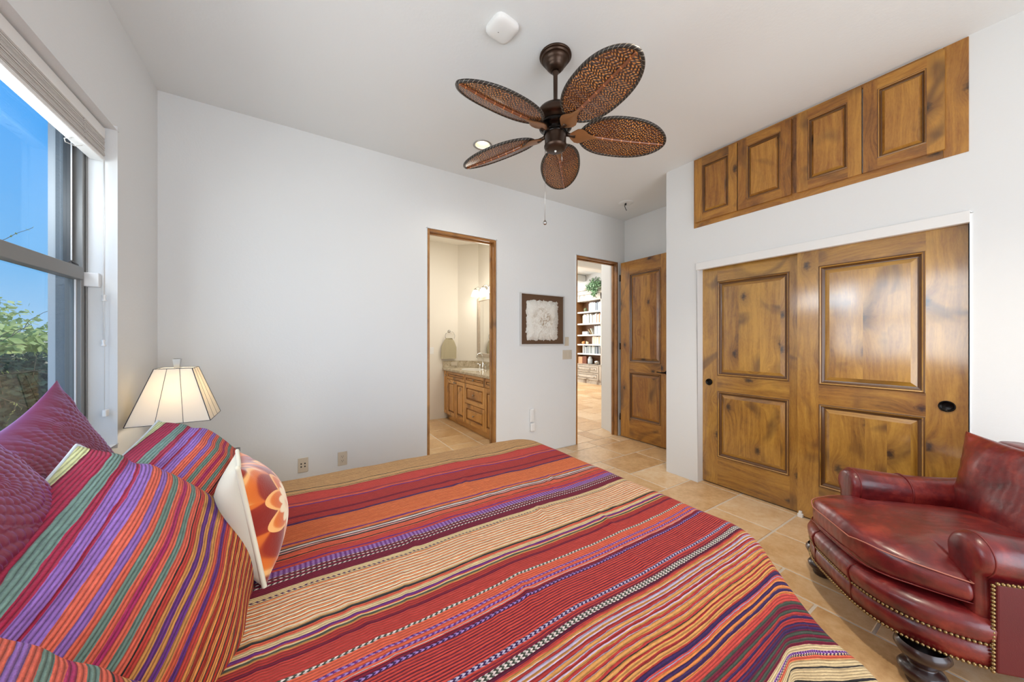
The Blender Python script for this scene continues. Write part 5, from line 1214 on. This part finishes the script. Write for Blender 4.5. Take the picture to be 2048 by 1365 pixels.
def loft(mb, rings, cap=True, mi=0, closed=True):
    n = len(rings[0]); V = [p for r in rings for p in r]; F = []
    for i in range(len(rings)-1):
        for k in range(n if closed else n-1): k2 = (k+1) % n; F.append((i*n+k, i*n+k2, (i+1)*n+k2, (i+1)*n+k))
    mb.add(V, F, smooth=True)
    if cap:
        b = len(mb.v)-len(V); mb.f += [tuple(b+k for k in range(n-1, -1, -1)), tuple(b+(len(rings)-1)*n+k for k in range(n))]; mb.sm += [True]*2; mb.uv += [[(0, 0)]*n]*2; mb.mi += [0]*2
    return mb
# bow fronted base
def front_curve(off=0.0, n=64):
    """outline from the left arm front, round the bow front, to the right arm front"""
    pts = []
    for k in range(n+1):
        t_ = -1+2*k/n; x = 0.405*math.copysign(1-(1-abs(t_))**2.0, t_) if abs(t_) > 0.0 else 0
        x = 0.395*math.sin(t_*PI/2); q = abs(x)/0.395
        y = 0.22-0.265*(1-q**3.4)**0.62
        pts.append(Vector((x, y)))
    if off:
        o = []
        for k, p in enumerate(pts):
            a = pts[max(0, k-1)]; b = pts[min(n, k+1)]; tn = (b-a).normalized(); nr = Vector((tn.y, -tn.x)); o.append(p+nr*off)
        pts = o
    return pts
mb = MB(); rings = []
for z, o_ in ((0.158, -0.012), (0.160, 0.0), (0.205, 0.004), (0.246, 0.0)): rings.append([(p.x, p.y, z) for p in front_curve(o_)]+[(0.39, 0.30, z), (-0.39, 0.30, z)])
loft(mb, rings); mb.build('front_band', M['leather'], ch)
mb = MB(); rings = []
for z, o_ in ((0.240, -0.004), (0.254, 0.003), (0.275, 0.012), (0.30, 0.014), (0.32, 0.004), (0.335, -0.02), (0.34, -0.06)): rings.append([(p.x, p.y, z) for p in front_curve(o_)]+[(0.37, 0.30, z), (-0.37, 0.30, z)])
loft(mb, rings); mb.build('front_rail', M['leather'], ch)
MB().prism([(-0.39, 0.22), (0.39, 0.22), (0.39, 0.84), (-0.39, 0.84)], 0.16, 0.37).build('seat_base', M['leather2'], ch)
for s in (-1, 1):
    mb = MB(); mb.tube([(s*0.135, p_y, z) for z, p_y in ((0.16, -0.041), (0.246, -0.045), (0.275, -0.055), (0.30, -0.057), (0.32, -0.047), (0.333, -0.02))], 0.0035, 6); mb.build('welt_seam', M['welt'], ch)
def heads(path, r=0.0062, sp=0.0135):
    mb = MB(); acc = 0; last = None
    P_ = [Vector(p) for p in path]; d = 0
    for a, b in zip(P_, P_[1:]):
        L_s = (b-a).length
        while acc <= d+L_s:
            p = a+(b-a)*((acc-d)/L_s if L_s else 0); mb.ball(p, r, 8, 5); acc += sp
        d += L_s
    return mb
fc = front_curve(0.003)
heads([(p.x, p.y, 0.247) for p in fc]).build('nailhead_row', M['brass'], ch)
heads([(p.x, p.y, 0.164) for p in fc]).build('nailhead_row', M['brass'], ch)
# arms
def arm_sec(y, s, sc, top):
    cz = 0.535+top; R = 0.080; pts = []
    inner = [(-0.062, 0.24), (-0.064, 0.38), (-0.068, 0.46)]
    arc = [(R*math.cos(a), cz+R*math.sin(a)) for a in np.linspace(math.radians(190), math.radians(-50), 22)]
    outer = [(0.052, 0.46), (0.055, 0.38), (0.055, 0.24)]
    for x, z in inner+arc+outer:
        zc = 0.50; pts.append((s*0.330+s*x*sc, y, zc+(z-zc)*(sc if z > zc else 1)))
    return pts
for s in (-1, 1):
    mb = MB(); rings = []
    for k, y in enumerate([0.190, 0.1905, 0.194, 0.202, 0.215, 0.235, 0.26]+list(np.linspace(0.30, 0.86, 16))):
        e_ = max(0.0, (0.245-y)/0.055); sc = math.sqrt(max(0.0, 1-e_**2.2))*0.32+0.68
        if k == 0: sc *= 0.55
        u_ = (y-0.19)/0.67; top = 0.006*math.cos(u_*5)-0.012*math.sin(PI*min(1, u_*1.25))+0.05*max(0, u_-0.72)
        rings.append(arm_sec(y, s, sc, top))
    loft(mb, rings); mb.build('arm', M['leather'], ch)
    mb = MB()
    for y in (0.44,):
        u_ = (y-0.19)/0.67; top = 0.006*math.cos(u_*5)-0.012*math.sin(PI*min(1, u_*1.25)); mb.tube([(x+(0.002*np.sign(x-s*0.33)), yy, z+0.002) for x, yy, z in arm_sec(y, s, 1.0, top)[1:-2]], 0.0035, 6)
    sec = arm_sec(0.222, s, 0.97, 0.004); mb.tube([(x, yy, z) for x, yy, z in sec[2:-3]], 0.003, 6)
    mb.build('arm_welt', M['welt'], ch)
    # outer side panel
    mb = MB(); mb.box(min(s*0.375, s*0.408), max(s*0.375, s*0.408), 0.222, 0.86, 0.155, 0.475); mb.build('side_panel', M['leather2'], ch, bevel=0.008, seg=3)
    heads([(s*0.404, 0.216, 0.160), (s*0.404, 0.216, 0.475)], sp=0.0138).build('nailhead_row', M['brass'], ch)
    heads([(s*0.408, 0.225, 0.474), (s*0.408, 0.85, 0.474)]).build('nailhead_row', M['brass'], ch)
# T shaped seat cushion
mb = MB(); rings = []; NS = 40; welts = {0: [], 1: []}
ys = [-0.052, -0.050, -0.044, -0.034, -0.02, 0.0, 0.03, 0.07, 0.11, 0.15, 0.175, 0.19, 0.20, 0.21, 0.23, 0.27, 0.33, 0.40, 0.48, 0.56, 0.62]
for y in ys:
    q = (y+0.053)/0.25
    w = 0.385*min(1.0, max(0.0, q))**0.30 if y < 0.19 else (0.385-0.125*min(1, (y-0.19)/0.02))
    w = max(w, 0.10); e_ = max(0.0, 1-(y+0.053)/0.045); th = 0.082*math.sqrt(max(0.12, 1-e_**2.6))+0.004
    row = []
    for k in range(NS):
        a = 2*PI*k/NS; c, s_n = math.cos(a), math.sin(a); x = w*math.copysign(abs(c)**0.42, c)
        crown = (1-(x/0.40)**2); zc = 0.390+0.030*crown+0.02*max(0, min(1, y/0.3))
        h = th*(0.60+0.40*crown); row.append((x, y, zc+h*math.copysign(abs(s_n)**0.62, s_n)+0.004*noise.noise((x*9, y*9, 2 if s_n > 0 else 5))))
    rings.append(row)
loft(mb, rings); sc_ = mb.build('seat_cushion', M['leather'], ch)
sub = sc_.modifiers.new('smooth', 'SUBSURF'); sub.levels = sub.render_levels = 1
for kk in ((3, 17), (37, 23)):
    right = [r[kk[0]] for r in rings[2:17]]; left = [r[kk[1]] for r in rings[2:17]]
    path = list(reversed(left))+right; MB().tube([(x*1.008, y-0.006*max(0, 1-y/0.12), z+(0.002 if kk[0] == 3 else -0.002)) for x, y, z in path], 0.0028, 6).build('cushion_seam', M['stitch'] if kk[0] == 3 else M['welt'], ch)
# back frame and cushion
mb = MB(); rings = []
for z, w, y0, y1 in ((0.16, 0.37, 0.72, 0.86), (0.40, 0.375, 0.72, 0.875), (0.60, 0.37, 0.735, 0.90), (0.74, 0.35, 0.755, 0.915), (0.80, 0.33, 0.77, 0.915), (0.825, 0.30, 0.79, 0.90)):
    rings.append([(w*math.copysign(abs(math.cos(a))**0.35, math.cos(a)), (y0+y1)/2+(y1-y0)/2*math.copysign(abs(math.sin(a))**0.5, math.sin(a)), z) for a in np.linspace(0, 2*PI, 36, endpoint=False)])
loft(mb, rings); mb.build('back_frame', M['leather'], ch)
bc_ = pillow('back_cushion', 'x', 'x', (0, 0, 0), (1, 0, 0), (0, 0.20, 1), 0.30, 0.215, 0.055, 0.13, M['leather'], res=90, pin=0.03, pw_=3.4, q_=0.5, seed=31, wr_amp=0.006, piping=None, corner=0.07)
for o in list(bc_.children):
    mw_ = bc_.matrix_world.copy(); o.parent = ch; o.name = 'back_cushion'; o.matrix_local = Matrix.Translation((0, 0.655, 0.635)) @ mw_
bpy.data.objects.remove(bc_)
for (x, y) in ((-0.324, 0.085), (0.324, 0.075), (-0.33, 0.78), (0.33, 0.78)):
    MB().lathe([(0.064, 0.160), (0.072, 0.150), (0.076, 0.135), (0.066, 0.115), (0.062, 0.111), (0.058, 0.104), (0.040, 0.088), (0.036, 0.080), (0.040, 0.076), (0.058, 0.068), (0.066, 0.056), (0.064, 0.042), (0.050, 0.026), (0.042, 0.018), (0.044, 0.010), (0.040, 0.0), (0.0, 0.0)], 36, (x, y, 0), cap=False).build('bun_foot', M['footwood'], ch)
